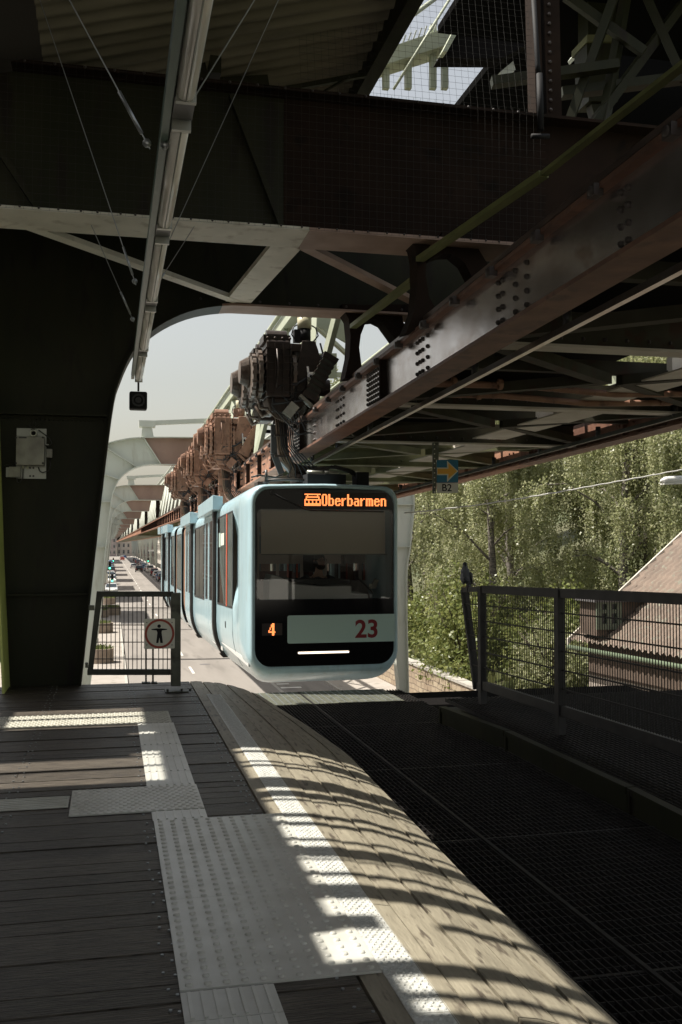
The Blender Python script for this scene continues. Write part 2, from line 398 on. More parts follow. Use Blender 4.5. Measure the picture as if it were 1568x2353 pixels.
# slope right of the retaining wall
b = MB(); ys = [-40,-10,10,24,40,60,90,130,200,300]; xs = [14.35,18,24,32,45,70,120]; zs = [-4.2,-4.0,-3.4,-1.2,3.0,11,24]
vs = [(x,y,z+.4*math.sin(x*.7+y*.3)*(i>0)) for y in ys for i,(x,z) in enumerate(zip(xs,zs))]
n = len(xs); b.add(vs, [(j*n+i,j*n+i+1,(j+1)*n+i+1,(j+1)*n+i) for j in range(len(ys)-1) for i in range(n-1)])
struct(b.build('hill', 'ground'))
b = MB(); b.box((.9,-60,RZ-.05),(8.2,760,RZ)); struct(b.build('road', 'asphalt'))
b = MB(); b.box((8.36,-60,RZ-.05),(11.0,760,RZ-.004)); struct(b.build('parking_lane', 'asphalt'))
b = MB(); b.box((-6.5,-60,RZ-.05),(-1.45,760,RZ+.12)); b.box((-1.45,-60,RZ-.05),(.76,118,RZ+.115)); struct(b.build('pavement', 'pavement'))
b = MB(); b.box((-1.45,118,RZ-.05),(.9,760,RZ-.003)); struct(b.build('parking_lane', 'asphalt'))
b = MB(); b.box((11.12,-60,RZ-.05),(14.02,760,RZ+.12)); struct(b.build('pavement', 'pavement'))
b = MB(); b.box((.76,-60,RZ-.05),(.898,118,RZ+.125)); struct(b.build('kerb', 'kerb'))
b = MB(); b.box((8.2,-60,RZ-.05),(8.36,300,RZ+.012)); struct(b.build('gutter_strip', 'kerb'))
b = MB(); b.box((11.0,-60,RZ-.05),(11.12,760,RZ+.125)); struct(b.build('kerb', 'kerb'))
b = MB()
y = 20
while y < 560: b.box((4.52,y,RZ),(4.66,y+3.2,RZ+.005)); y += 9.2
for y in range(26, 120, 6):
    b.box((8.45,y,RZ),(9.5,y+.35,RZ+.004)); b.box((8.45,y+1.4,RZ),(9.1,y+1.7,RZ+.004))
b.box((1.0,94,RZ),(4.4,94.5,RZ+.004))
for k in range(5): b.box((2.9+k*.22,76+k*3.0,RZ),(3.02+k*.22,78+k*3.0,RZ+.004))
struct(b.build('road_marking', 'road_paint'))
for (x,y,r,lb) in ((4.2,52,.32,'round iron manhole cover by the white centre dashes'),(3.2,49,.3,'round iron manhole cover nearest the gate in the left lane'),(5.6,61,.32,'round iron manhole cover just below the tram doors'),(2.5,72,.3,'round iron manhole cover beside the planters'),(6.3,47,.3,'round iron manhole cover under the tram nose')):
    b = MB(); b.disc((x,y,RZ+.002), r, 2, .008, 16); tag(b.build('manhole_cover', 'slate'), lb, 'manhole cover', 'manhole covers in the road')

# ------------------------------------------------------------------ platform: cross boards, then a rounded edge of boards along the track
EDGEY = [-3, 2.0, 3.4, 5, 6.8, 8.4, 9.8, 10.9, 11.75]; EDGEX = [1.86,1.86,1.88,1.89,1.95,2.0,1.92,1.82,1.76]
def edge_x(y): return float(np.interp(y, EDGEY, EDGEX))
def edge_z(t): return -.23*max(0, t-.06)**1.9
b = MB(); y = -3.0; k_ = 0
while y < 11.72:
    wd = random.uniform(.135,.16); y1 = min(y+wd, 11.75); dz = random.uniform(-.004,.003)
    xs = [-6, -1.55 if k_ % 5 else -.62, .895]; k_ += 1
    for i in range(2):
        b.box((xs[i]+.002,y+.004,-.06),(xs[i+1]-.002,y1-.004,dz))
    y = y1
platform = struct(b.build('platform', 'plank'))
b = MB(); b.box((-6,-3,-.5),(.9,11.7,-.075)); struct(b.build('platform_base', 'black'))
b = MB(); NB = 6; ysegs = []; DZ = [0,.004,-.003,.003,-.004,.002]
y = -3.0
while y < 11.75: ysegs.append(y); y += .35
ysegs.append(11.75)
for k in range(NB):
    cuts = sorted(random.uniform(-2,11) for _ in range(3))
    last = 0
    for j in range(len(ysegs)-1):
        y0, y1 = ysegs[j], ysegs[j+1]
        jag = 0
        vs = []
        for yy in (y0, y1):
            ex = edge_x(yy)
            def XX(t): return .905+(ex-.905)*t
            if y1 == 11.75 and yy == y1: yy += [.02,-.05,.05,0,.06,-.03][k]
            for q in (0, .5, 1):
                t = (k+q*.985)/NB; gx = .004
                vs.append((XX(t)+(gx if q == 0 else (-gx if q == 1 else 0)), yy, edge_z(t)-(.004 if q in (0,1) else 0)+DZ[k]))
        gap = any(y0 < c <= y1 for c in cuts)
        if gap:
            for i in (3,4,5): vs[i] = (vs[i][0], vs[i][1]-.006, vs[i][2])
        o = len(b.v)
        vlist = vs + [(p[0],p[1],p[2]-.04) for p in vs]
        if last and not gap_prev:
            pass
        b.add(vlist, [(0,1,4,3),(1,2,5,4)] + [(6,9,10,7),(7,10,11,8),(0,3,9,6),(2,8,11,5)])
        last = 1; gap_prev = gap
bm_o = b.build('platform_edge', 'edge_plank', fix=False)
bm = bmesh.new(); bm.from_mesh(bm_o.data); bmesh.ops.remove_doubles(bm, verts=bm.verts, dist=.0008)
bmesh.ops.recalc_face_normals(bm, faces=bm.faces); bm.to_mesh(bm_o.data); bm.free()
struct(bm_o)
b = MB()   # dark fascia below the edge
for j in range(len(ysegs)-1):
    y0,y1 = ysegs[j],ysegs[j+1]
    b.add([(edge_x(y0)-.01,y0,-.26),(edge_x(y1)-.01,y1,-.26),(edge_x(y1)-.01,y1,-.62),(edge_x(y0)-.01,y0,-.62)],[(0,1,2,3)])
b.box((.9,11.66,-.45),(1.7,11.7,-.26))
struct(b.build('platform_fascia', 'black'))
# screw heads
b = MB()
for xx in (.83,.20,-.62,-1.55):
    y = -1
    while y < 11.6:
        for dx in (0,.045):
            b.disc((xx+dx+random.uniform(-.012,.012), y+random.uniform(.03,.1), .003), .0065, 2, .006, 6)
        y += .148
b.build('screw_heads', 'galv', platform)['kind'] = 'stuff'

# ------------------------------------------------------------------ tactile paving laid on the boards
def tpad(name, label, x0, y0, x1, y1, nx, ny, r, h, m='tactile', stag=False, nseg=8, group=None, seams=(), base=.006):
    b = MB(); cuts = [y0]+list(seams)+[y1]
    for a, c in zip(cuts, cuts[1:]): b.box((x0,a+.0015,.001),(x1,c-.0015,.004+base))
    for j in range(ny):
        for i in range(nx):
            o = .5 if (stag and j % 2) else 0
            if stag and o and i == nx-1: continue
            b.stud((x0+(i+.5+o)*(x1-x0)/nx, y0+(j+.5)*(y1-y0)/ny, .004+base-.0005), r, h, nseg)
    o = b.build(name, m); tag(o, label, 'tactile paving', group); return o
tpad('tactile_stud_field', 'large pale sheet of round studs beside the platform edge, nearest stud paving', .25, 3.635, .995, 5.87, 11, 32, .0155, .0085, seams=(4.56,), nseg=10)
tpad('tactile_stud_field', 'smaller staggered stud patch just beyond the large stud sheet', -.232, 6.09, .56, 6.70, 17, 14, .0155, .006, stag=True)
tpad('tactile_stud_row', 'long sunlit stud row laid across the boards near the dark column', -4.2, 9.07, .54, 9.67, 96, 12, .0155, .006, 'tactile_far', stag=True, nseg=6)
def ribs(name, label, x0, y0, x1, y1, nr, along, cuts, group='ribbed guide strips', m='tactile'):
    b = MB()
    for a, c in zip(cuts, cuts[1:]):
        if along == 'y':
            b.box((x0,a+.002,.001),(x1,c-.002,.007))
            for i in range(nr):
                x = x0+(i+.62)*(x1-x0)/(nr+.3); b.box((x-.0065,a+.012,.007),(x+.0065,c-.012,.0125))
        else:
            b.box((a+.002,y0,.001),(c-.002,y1,.007))
            for i in range(nr):
                y = y0+(i+.62)*(y1-y0)/(nr+.3); b.box((a+.012,y-.0065,.007),(c-.012,y+.0065,.0125))
    tag(b.build(name, m), label, 'tactile paving', group)
ribs('tactile_guide_strip', 'ribbed guide strip between the staggered stud patch and the distant stud row', .24, 6.71, .553, 9.06, 6, 'y', [6.71,7.12,7.6,8.08,8.56,9.06])
ribs('tactile_guide_strip', 'short ribbed guide piece joining the large stud sheet to the smaller patch', .245, 5.88, .56, 6.08, 6, 'y', [5.88,6.08])
ribs('tactile_guide_strip', 'broad seven-ribbed guide strip leading up to the near end of the large stud sheet', .25, 2.2, .585, 3.625, 7, 'y', [2.2,2.7,3.15,3.40,3.625])
ribs('tactile_guide_strip', 'shadowed ribbed guide strip leading left from the smaller stud patch', -4.2, 6.31, -.242, 6.58, 6, 'x', [-4.2,-3.2,-2.2,-1.25,-.242])
b = MB(); b.smooth = False; y = 1.5
while y < 10.7:
    y1 = min(y+.9, 10.7)
    def sz(x, yy): return edge_z((x-.905)/(edge_x(yy)-.905))
    b.add([(1.0,y,sz(1.0,y)+.004),(1.15,y,sz(1.15,y)+.004),(1.15,y1-.004,sz(1.15,y1)+.004),(1.0,y1-.004,sz(1.0,y1)+.004),
           (1.0,y,sz(1.0,y)-.01),(1.15,y,sz(1.15,y)-.01),(1.15,y1-.004,sz(1.15,y1)-.01),(1.0,y1-.004,sz(1.0,y1)-.01)],
          [(0,1,2,3),(0,4,5,1),(1,5,6,2),(2,6,7,3),(3,7,4,0)])
    yy = y+.02
    while yy < y1-.02:
        for i in range(5):
            x = 1.015+i*.03+(.015 if int(yy*40)%2 else 0)
            if x < 1.145: b.stud((x,yy,sz(x,yy)+.0035), .008, .004, 5)
        yy += .025
    y = y1
tag(b.build('warning_strip', 'edge_strip'), 'narrow white studded warning strip running along the wooden platform edge', 'warning strip')

# ------------------------------------------------------------------ grating over the track bed
GZ = -.45
b = MB()
x = 1.6
while x < 4.0:
    b.box((x-.003,-3,GZ-.03),(x+.003,13.6,GZ)); x += .0415
y = -3
while y < 13.6:
    b.box((1.6,y-.003,GZ-.022),(4.0,y+.003,GZ-.004)); y += .11
for y in (2.2,4.4,6.6,8.8,11.0): b.box((1.6,y-.012,GZ-.03),(4.0,y+.012,GZ-.001))
b.box((2.52,-3,GZ-.02),(2.545,13.6,GZ+.012))
struct(b.build('track_grating', 'grating'))
b = MB(); b.box((1.5,-3,GZ-.10),(7.5,13.62,GZ-.06)); struct(b.build('grating_shade_sheet', 'pan'))  # dark sheet added for the shade below the open bars
# lighter plates standing in for the sunlit outer end of the grating
t = thing('sunlit_grating_end', 'lighter plates standing in for sunlight on the far end of the track grating', 'plate', (2.7,13,GZ))
b = MB(); b.box((1.75,12.55,GZ-.002),(3.75,13.62,GZ+.006)); b.build('plate', 'post_steel', t)
b = MB()
for k in range(22): b.box((1.8+k*.09,12.57,GZ+.006),(1.812+k*.09,13.6,GZ+.011))
b.build('rib', 'galv', t)
# raised service walkway on the right with its edge beam
wx = lambda y: float(np.interp(y,[-3,6.1,7,9.39,10.95,13],[3.76,3.80,3.86,3.84,3.68,3.64]))
t = thing('service_walkway', 'raised grated service walkway right of the track bed with long steel edge beam', 'walkway', (4.2,8,GZ))
b = MB(); W2 = [10.95, 9.39, 7.0, 5, 1, -3]
for a, c in zip(W2, W2[1:]):
    for (xo,z0,z1) in ((0,GZ+.13,GZ+.185),(.012,GZ-.02,GZ+.13),(0,GZ-.05,GZ-.02)):
        b.add([(wx(a)+xo,a,z0),(wx(c)+xo,c+.02,z0),(wx(c)+xo,c+.02,z1),(wx(a)+xo,a,z1),(wx(a)+xo+.08,a,z0),(wx(c)+xo+.08,c+.02,z0),(wx(c)+xo+.08,c+.02,z1),(wx(a)+xo+.08,a,z1)],
            [(0,1,2,3),(4,7,6,5),(3,2,6,7),(0,4,5,1),(0,3,7,4),(1,5,6,2)])
    b.box((wx(a)-.006,a-.05,GZ-.04),(wx(a)+.02,a-.02,GZ+.17))
b.build('edge_beam', 'dark_green', t)
b = MB()
x = 3.98
while x < 7.3:
    b.box((x-.003,-3,GZ+.13),(x+.003,11.6,GZ+.172)); x += .05
y = -3
while y < 11.6: b.box((3.98,y-.003,GZ+.14),(7.3,y+.003,GZ+.165)); y += .09
b.box((3.99,-3,GZ+.02),(7.3,11.6,GZ+.06))
b.build('grating', 'grating', t)

# ================================================================== STATION STEELWORK
# portal at the end of the platform: inner and outer outlines, left half then mirrored about the viaduct axis
AX = 4.885
def portal_lines(zf):            # zf: foot level
    k = (zf)/3.08
    inn = [(-.345+.105*zf, zf), (-.345,0), (-.2,1.5), (-.03,3.08), (.07,3.52), (.24,3.88), (.50,4.14), (.85,4.33), (1.25,4.425), (1.7,4.44), (3.2,4.44), (AX,4.44)]
    out = [(-1.0+.02*zf, zf), (-1.0,0), (-1.15,1.5), (-1.3,3.08), (-1.22,3.75), (-1.02,4.3), (-.72,4.75), (-.3,5.05), (.3,5.25), (1.1,5.36), (3.2,5.40), (AX,5.40)]
    return inn, out
def smooth4(pts):
    r = []
    for i in range(len(pts)-1):
        p0, p1, p2, p3 = (Vector(pts[max(i-1,0)]), Vector(pts[i]), Vector(pts[i+1]), Vector(pts[min(i+2,len(pts)-1)]))
        for k in range(4):
            t = k/4; q = .5*((2*p1)+(p2-p0)*t+(2*p0-5*p1+4*p2-p3)*t*t+(3*p1-p0-3*p2+p3)*t**3); r.append((q.x, q.y))
    return r+[tuple(pts[-1])]
def mirror(pts): return [(2*AX-x, z) for x, z in reversed(pts[:-1])]
inn, out = portal_lines(0.0); inn = [(-.43,-.75)]+inn[1:]
out = [(-1.05,-.75),(-1.10,0),(-1.18,1.5),(-1.245,3.08),(-1.28,3.75),(-1.4,4.3),(-1.4,5.7),(-.3,5.72),(.3,5.73),(1.1,5.74),(3.2,5.74),(AX,5.74)]
inn = smooth4(inn); out = [tuple(Vector(out[i]).lerp(Vector(out[min(i+1,len(out)-1)]), k/4)) for i in range(len(out)-1) for k in range(4)]+[out[-1]]
PY = 11.85
pt = thing('station_portal', 'dark green steel portal arch at the platform end framing the tram', 'steel portal', (-.7,PY,0))
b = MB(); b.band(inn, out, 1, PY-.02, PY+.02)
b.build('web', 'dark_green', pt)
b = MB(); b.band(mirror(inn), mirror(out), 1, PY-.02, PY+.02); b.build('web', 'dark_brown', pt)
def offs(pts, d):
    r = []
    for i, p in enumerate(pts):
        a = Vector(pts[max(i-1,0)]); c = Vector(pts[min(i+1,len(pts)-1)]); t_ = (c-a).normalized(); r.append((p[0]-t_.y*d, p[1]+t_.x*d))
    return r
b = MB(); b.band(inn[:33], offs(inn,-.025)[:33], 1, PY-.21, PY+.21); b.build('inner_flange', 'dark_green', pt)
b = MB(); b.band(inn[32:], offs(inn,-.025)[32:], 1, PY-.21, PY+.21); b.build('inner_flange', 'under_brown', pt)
b = MB(); b.band(out[:21], offs(out,.025)[:21], 1, PY-.62, PY+.21); b.build('outer_flange', 'flange_green_lit', pt)
for z, xl, xr in ((3.075,-1.23,-.06),(1.03,-1.14,-.26)):
    b = MB(); b.box((xl,PY-.16,z-.012),(xr,PY-.02,z+.012)); b.build('stiffener', 'dark_green', pt)
b = MB(); b.smooth=False
for k in range(24): b.ball((-1.2+k*.05, PY-.03, 3.02), .009, 6, 4)
b.build('rivet_row', 'dark_green', pt)
# hanger plates with oval openings carrying the running rail below the portal
zd = lambda pts, y: [(atY((700+x/1.568)/1.7411, (1100+v/1.568)/1.7411, y)[0], atY((700+x/1.568)/1.7411, (1100+v/1.568)/1.7411, y)[2]) for x, v in pts]
b = MB()
b.prism(zd([(1030,200),(1095,200),(1150,205),(1185,300),(1150,390),(1140,470),(1155,585),(1180,640),(1050,660),(1080,520),(1086,400),(1075,290),(1045,240)], PY), 1, PY-.14, PY+.14)
b.prism(zd([(1150,205),(1480,200),(1470,232),(1425,240),(1408,270),(1412,310),(1440,345),(1500,420),(1380,440),(1330,370),(1290,315),(1245,293),(1205,297),(1185,300)], PY), 1, PY-.139, PY+.139)
b.build('hanger', 'dark_brown', pt)
b = MB(); c1 = atY(585, 691, PY-.22); c2 = atY(622, 697, PY-.22)
for i in range(9): b.ball((1.0+i*.35, PY-.215, 4.47), .016, 6, 4)
b.build('bolt_row', 'rivet', pt)

# deep cross beam nearer the camera
by = 8.95
bt = thing('cross_beam', 'deep dark plate girder crossing above the platform, nearest beam overhead', 'steel beam', (0,by,4.44))
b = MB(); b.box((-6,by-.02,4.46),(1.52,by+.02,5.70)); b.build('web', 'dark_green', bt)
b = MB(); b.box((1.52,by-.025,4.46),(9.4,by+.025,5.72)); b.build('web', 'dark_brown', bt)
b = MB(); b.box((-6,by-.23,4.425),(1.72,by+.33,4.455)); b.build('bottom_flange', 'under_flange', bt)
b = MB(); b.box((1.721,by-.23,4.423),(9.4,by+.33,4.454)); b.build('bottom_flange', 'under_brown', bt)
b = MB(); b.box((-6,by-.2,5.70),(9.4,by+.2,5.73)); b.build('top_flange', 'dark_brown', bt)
b = MB()
for p, q in (((1.03,5.66),(1.50,4.47)),((-1.25,5.4),(-.62,4.47))):
    b.bar((p[0],by-.06,p[1]),(q[0],by-.06,q[1]), .05, .09, up=(0,1,0))
b.build('stiffener', 'dark_green', bt)
b = MB()
for k in range(34): b.ball((-1.4+k*.16+random.uniform(-.02,.02), by-.235, 4.45), .011, 6, 4)
for k in range(20): b.ball((-1.0+k*.25, by-.21, 5.715), .013, 6, 4)
b.build('bolt_row', 'rivet', bt)
# hanger under this beam
hy = by+.05
hD = lambda pts, y: [(atY(x, v, y)[0], atY(x, v, y)[2]) for x, v in pts]
b = MB(); b.prism(hD([(868,540),(1010,540),(985,560),(972,590),(970,640),(978,690),(1010,745),(925,770),(945,720),(951,660),(950,600),(944,572),(930,556),(868,548)], hy), 1, hy-.12, hy+.12)
b.prism(hD([(1010,540),(1150,548),(1150,566),(1105,566),(1092,580),(1120,625),(1085,660),(1060,610),(1035,590),(1010,590),(985,600)], hy), 1, hy-.10, hy+.10)
b.build('hanger', 'dark_brown', bt)

# horizontal braces between beam and portal
def brace(lab, p, q, w, m):
    b = MB(); b.bar(p, q, w, .05); o = b.build('ceiling_brace', m); tag(o, lab, 'brace', 'flat braces between the two overhead beams'); return o
brace('flat pale brace overhead at left, running from the near beam to the arch', (-1.05,8.95,4.47), (1.42,11.62,4.47), .13, 'under_flange')
brace('short wide pale brace overhead joining the beam junction to the arch', (1.63,9.2,4.475), (1.44,11.64,4.475), .30, 'under_flange')
brace('brown brace overhead going right from the beam junction to the track hangers', (1.75,9.3,4.475), (3.85,11.64,4.475), .13, 'under_brown')
b = MB(); p0 = atY(810,750,12.0); p1 = atY(940,652,8.9)
b.bar(atY(812,750,11.65), atY(950,645,9.15), .085, .05); b.bar(atY(965,596,8.85), atY(1250,400,6.65), .08, .045); b.bar(atY(1250,400,6.65), atY(1640,95,4.75), .06, .03)
tag(b.build('track_stringer', 'stringer_green'), 'long yellow-green angle bar rising to the right above the near rail girder', 'steel bar')

# ------------------------------------------------------------------ roof: sheeting whose unseen openings are shaped to cast the sun patches
KX, KY = -SUNV.x/SUNV.z, SUNV.y/SUNV.z
RA, RB = 5.95, .29
def roof_pt(xg, yg):
    x = (xg-KX*RA)/(1+KX*RB); z = RA+RB*x; return (x, yg+KY*z, z)
OPEN = [(-2.6,.37,6.88,7.72),(.13,.37,7.72,8.80),(-3.2,.30,9.0,10.0),(.92,1.98,6.6,8.14),(.92,1.88,4.62,6.6),(.80,1.72,3.30,4.42)]  # wanted sun patches on the floor, projected up into the sheet
BARS = [(-9,9,7.315,7.365),(-9,9,8.22,8.30),(-9,9,7.70,7.74),(-9,.0,9.66,9.74),(-9,9,9.40,9.47),(-9,9,9.06,9.10),(-1.02,-.90,8.9,10.1),
        (.9,9,7.66,7.73),(.9,9,7.17,7.235),(.9,9,6.53,6.83),(.9,9,6.29,6.45),(.9,9,6.19,6.235),(.9,9,5.80,5.89),(.9,9,5.62,5.70),(.9,9,5.32,5.37),
        (.9,9,5.04,5.22),(.9,9,4.985,5.01),(.9,9,4.74,4.80),(.5,1.02,3.3,3.74),(.5,.9,4.04,4.5),(.9,1.10,4.06,4.22),(1.35,1.9,4.10,4.18),(.5,2,3.60,3.74),(1.0,2.2,3.40,3.46)]
def lit(x, y):
    if not any(a < x < c and d < y < e for a, c, d, e in OPEN): return False
    return not any(a < x < c and d < y < e for a, c, d, e in BARS)
XG1 = KX*RA-.55*(1+KX*RB)
xs = sorted({-9.0, XG1} | {v for o in OPEN for v in o[:2]} | {v for o in BARS for v in o[:2] if -5 < v < 4})
ys_ = sorted({-3.0, 12.6} | {v for o in OPEN+BARS for v in o[2:]})
rt = thing('station_roof', 'dark pitched canopy roof over the wooden platform with unseen openings shaped for sun patches', 'roof', (0,6,6))
b = MB()
for j in range(len(ys_)-1):
    for i in range(len(xs)-1):
        if lit((xs[i]+xs[i+1])/2, (ys_[j]+ys_[j+1])/2): continue
        P4 = [roof_pt(xs[i],ys_[j]), roof_pt(xs[i+1],ys_[j]), roof_pt(xs[i+1],ys_[j+1]), roof_pt(xs[i],ys_[j+1])]
        b.add(P4+[(p[0],p[1],p[2]+.05) for p in P4], [(0,1,2,3),(7,6,5,4),(0,4,5,1),(1,5,6,2),(2,6,7,3),(3,7,4,0)])
b.build('roof_sheet', 'wall_dark', rt)
# visible corrugated part beyond the near beam (ribs follow the slope)
b = MB(); step = .0345; cols = int((13.6-7.3)/step)
vs = []
for j in range(cols+1):
    y = 7.3+j*step
    for i in range(3):
        x = -.6+i*(2.62+.6)/2; vs.append((x, y, RA-.03+RB*x+.03*math.sin(2*PI*y/.207)))
b.smooth = True
b.add(vs, [(j*3+i,j*3+i+1,(j+1)*3+i+1,(j+1)*3+i) for j in range(cols) for i in range(2)])
b.build('corrugated_sheet', 'roof_sheet', rt)
b = MB(); P4 = [(-.56,-2,RA+RB*-.56),(2.62,-2,RA+RB*2.62),(2.62,7.35,RA+RB*2.62),(-.56,7.35,RA+RB*-.56)]
b.add(P4+[(p[0],p[1],p[2]+.05) for p in P4], [(0,1,2,3),(7,6,5,4),(0,4,5,1),(1,5,6,2),(2,6,7,3),(3,7,4,0)]); b.build('roof_sheet', 'wall_dark', rt)
b = MB()
b.bar((2.62,7.3,RA+RB*2.62-.14),(2.62,13.7,RA+RB*2.62-.14),.14,.22)
for x in (-.9,.9): b.bar((x,9.0,RA+RB*x-.22),(x,13.6,RA+RB*x-.22),.10,.16)
for y in (9.9,11.2): b.bar((-1.6,y,RA-.2+RB*-1.6),(2.62,y,RA-.2+RB*2.62),.05,.05)
b.build('rafter', 'dark_green', rt)
b = MB()
b.bar((-3,9.6,5.35),(1.5,9.75,6.15),.16,.24); b.bar((.75,9.1,6.0),(.82,9.1,5.72),.12,.12); b.bar((-1.3,8.3,5.25),(-1.28,8.3,5.9),.22,.3); b.bar((-3,11.0,5.1),(2.5,11.0,6.5),.12,.2)
b.build('purlin', 'dark_green', rt)
b = MB()
b.bar((.4,9.1,6.2-.4),(2.3,13,6.45-.3),.025,.025); b.bar((-1.0,9.2,5.4),(.9,12.5,5.9),.025,.025); b.bar((2.3,9.6,6.3),(.2,12.5,5.8),.02,.02)
b.build('tie_rod', 'dark_green', rt)
b = MB(); b.box((7.2,14,11),(16,21.5,11.15)); b.box((4.25,8.9,8.5),(9.6,12.6,8.6)); b.box((7.0,13.2,5.9),(12,13.3,11))  # unsupported black sheets added to keep the upper right dark
tag(b.build('dark_backdrop_deck', 'void_black'), 'added black backdrop sheets keeping the upper right dark above the far track', 'roof')
b = MB(); b.box((-6.2,-3,-.5),(-6.0,12.4,4.4)); b.box((-6.2,-26,-.5),(-6.0,-3,1.0)); b.box((-6.2,12.25,-.5),(-1.6,12.4,1.0))  # unseen side wall added to keep the hall and girder dark
tag(b.build('hall_shade_wall', 'wall_dark'), 'unseen dark side wall and parapet left of the platform, added to shade the hall', 'wall')
b = MB(); b.box((-6,-26,-.5),(4,-3,-.06)); b.box((4,-26,-.5),(9.6,-3,-.3)); struct(b.build('rear_bounce_floor', 'kerb'))  # pale floor behind the camera, added to bounce sunlight forward

# dark steel clutter at upper right: suspension posts, tie rod, green post
t = thing('hall_post', 'black double suspension post hanging at upper right above the rail', 'post', atY(1245,150,9.6))
y0 = 9.5
for (x1,x2) in ((1215,1232),(1240,1275)):
    b = MB(); b.prism(hD([(x1,-40),(x2,-40),(x2+8,330),(x1+10,330)], y0), 1, y0-.1, y0+.1); b.build('post', 'dark_brown', t)
b = MB()
for k in range(14): b.ball(tuple(Vector(atY(1262+k*.4, 10+k*22, y0-.12))), .02, 6, 4)
b.build('bolt_row', 'rivet', t)
t = thing('pull_rod', 'grey steel pull rod with a T-shaped foot hanging at upper right', 'rod', atY(1240,240,8.6))
b = MB(); b.tube([atY(1225,-30,8.6), atY(1236,150,8.6), atY(1240,170,8.6)], .025, 8); b.tube([atY(1240,170,8.6), atY(1243,300,8.6)], .033, 8); b.build('rod', 'black', t)
b = MB(); b.tube([atY(1222,313,8.6), atY(1262,313,8.6)], .025, 8); b.build('foot', 'black', t)
t = thing('hall_column', 'dull green box column above the rail girder, beside the black suspension post', 'column', atY(1370,130,11.5))
b = MB(); b.prism(hD([(1340,100),(1415,100),(1412,240),(1345,240)], 11.5), 1, 11.4, 11.75); b.prism(hD([(1345,-60),(1410,-60),(1410,98),(1345,98)], 11.5), 1, 11.42, 11.7); b.prism(hD([(1355,242),(1400,242),(1385,300),(1370,300)], 11.5), 1, 11.45, 11.6)
b.build('shaft', 'dark_green', t)
b = MB(); b.prism(hD([(1338,92),(1418,92),(1418,108),(1338,108)], 11.5), 1, 11.36, 11.8); b.build('collar', 'under_olive', t)
t = thing('hall_bracing', 'dark crossing angle braces behind the green column at upper right', 'brace', atY(1450,200,10.5))
b = MB()
for p, q, w_ in (((1290,330),(1420,-30),.09),((1130,190),(1420,150),.14),((1440,-20),(1380,330),.10),((1290,215),(1568,180),.16),((1568,10),(1330,330),.12),((1480,-20),(1575,190),.10),((1300,-10),(1480,120),.1),((1180,560),(1262,420),.03)):
    b.bar(atY(*p,10.5), atY(*q,10.2), w_, .1)
b.build('brace', 'dark_green', t)
# green maintenance bridge in the gap of sky
t = thing('maintenance_bridge', 'pale green steel maintenance footbridge seen through the roof gap against the sky', 'footbridge', atY(1000,100,15))
yb = 15.0
b = MB(); b.prism(hD([(800,205),(868,118),(1060,52),(1062,92),(880,150),(840,205)], yb), 1, yb, yb+.5); b.build('side_beam', 'light_green', t)
b = MB(); b.prism(hD([(955,215),(1085,-20),(1230,-20),(1225,60),(1150,180),(1090,215)], yb), 1, yb-1.2, yb-.9); b.build('deck', 'pan', t)
b = MB(); b.prism(hD([(952,215),(962,215),(1092,-20),(1076,-20)], yb), 1, yb-1.4, yb-1.2); b.build('edge_angle', 'light_green', t)
b = MB()
for x in (887,938,995,1022): b.bar(atY(x,205,yb+.2), atY(x,(60 if x>950 else 130),yb+.2), .10, .10)
b.build('post', 'light_green', t)
b = MB(); b.tube([atY(868,95,yb-.2), atY(1010,-10,yb-.2)], .035, 8); b.tube([atY(905,205,yb-2), atY(1045,-20,yb-2)], .02, 6); b.build('handrail', 'light_green', t)
b = MB()
for k in range(13): b.bar(atY(890+k*12,112-k*4.3,yb-.05), atY(897+k*12,96-k*5.2,yb-.05), .02, .02)
b.build('lattice', 'pale_green', t)
t = thing('bridge_panel', 'pale lit gusset plates of the bridge beside the black suspension post', 'steel plate', atY(1320,70,14))
b = MB(); b.prism(hD([(1318,128),(1345,92),(1345,10),(1352,10),(1352,100),(1322,136)], 14), 1, 14, 14.2); b.prism(hD([(1335,10),(1450,25),(1440,45),(1340,35)], 14), 1, 14, 14.2)
b.prism(hD([(1425,95),(1465,45),(1470,50),(1430,110)], 14), 1, 14, 14.2); b.prism(hD([(1150,165),(1180,140),(1185,160),(1155,190)], 14), 1, 14, 14.1); b.build('plate', 'pale_green', t)

# bird net below the steelwork
b = MB(); b.smooth = False
def ribbon(p, q, w_=.0016): b.bar(p, q, w_, w_)
for k in range(76): ribbon((-1.3+k*.07,8.68,4.42),(-1.3+k*.07,8.68,5.72))
for k in range(19): ribbon((-1.3,8.68,4.42+k*.07),(4.0,8.68,4.42+k*.07))
for k in range(34): ribbon((1.7+k*.07,9.0,5.75),(1.7+k*.07,9.3,7.2))
for k in range(21): ribbon((1.7,9.0+k*.015,5.75+k*.07),(4.1,9.0+k*.015,5.75+k*.07))
tag(b.build('bird_net', 'net'), 'fine square bird netting strung below and beside the overhead steel beam', 'net')
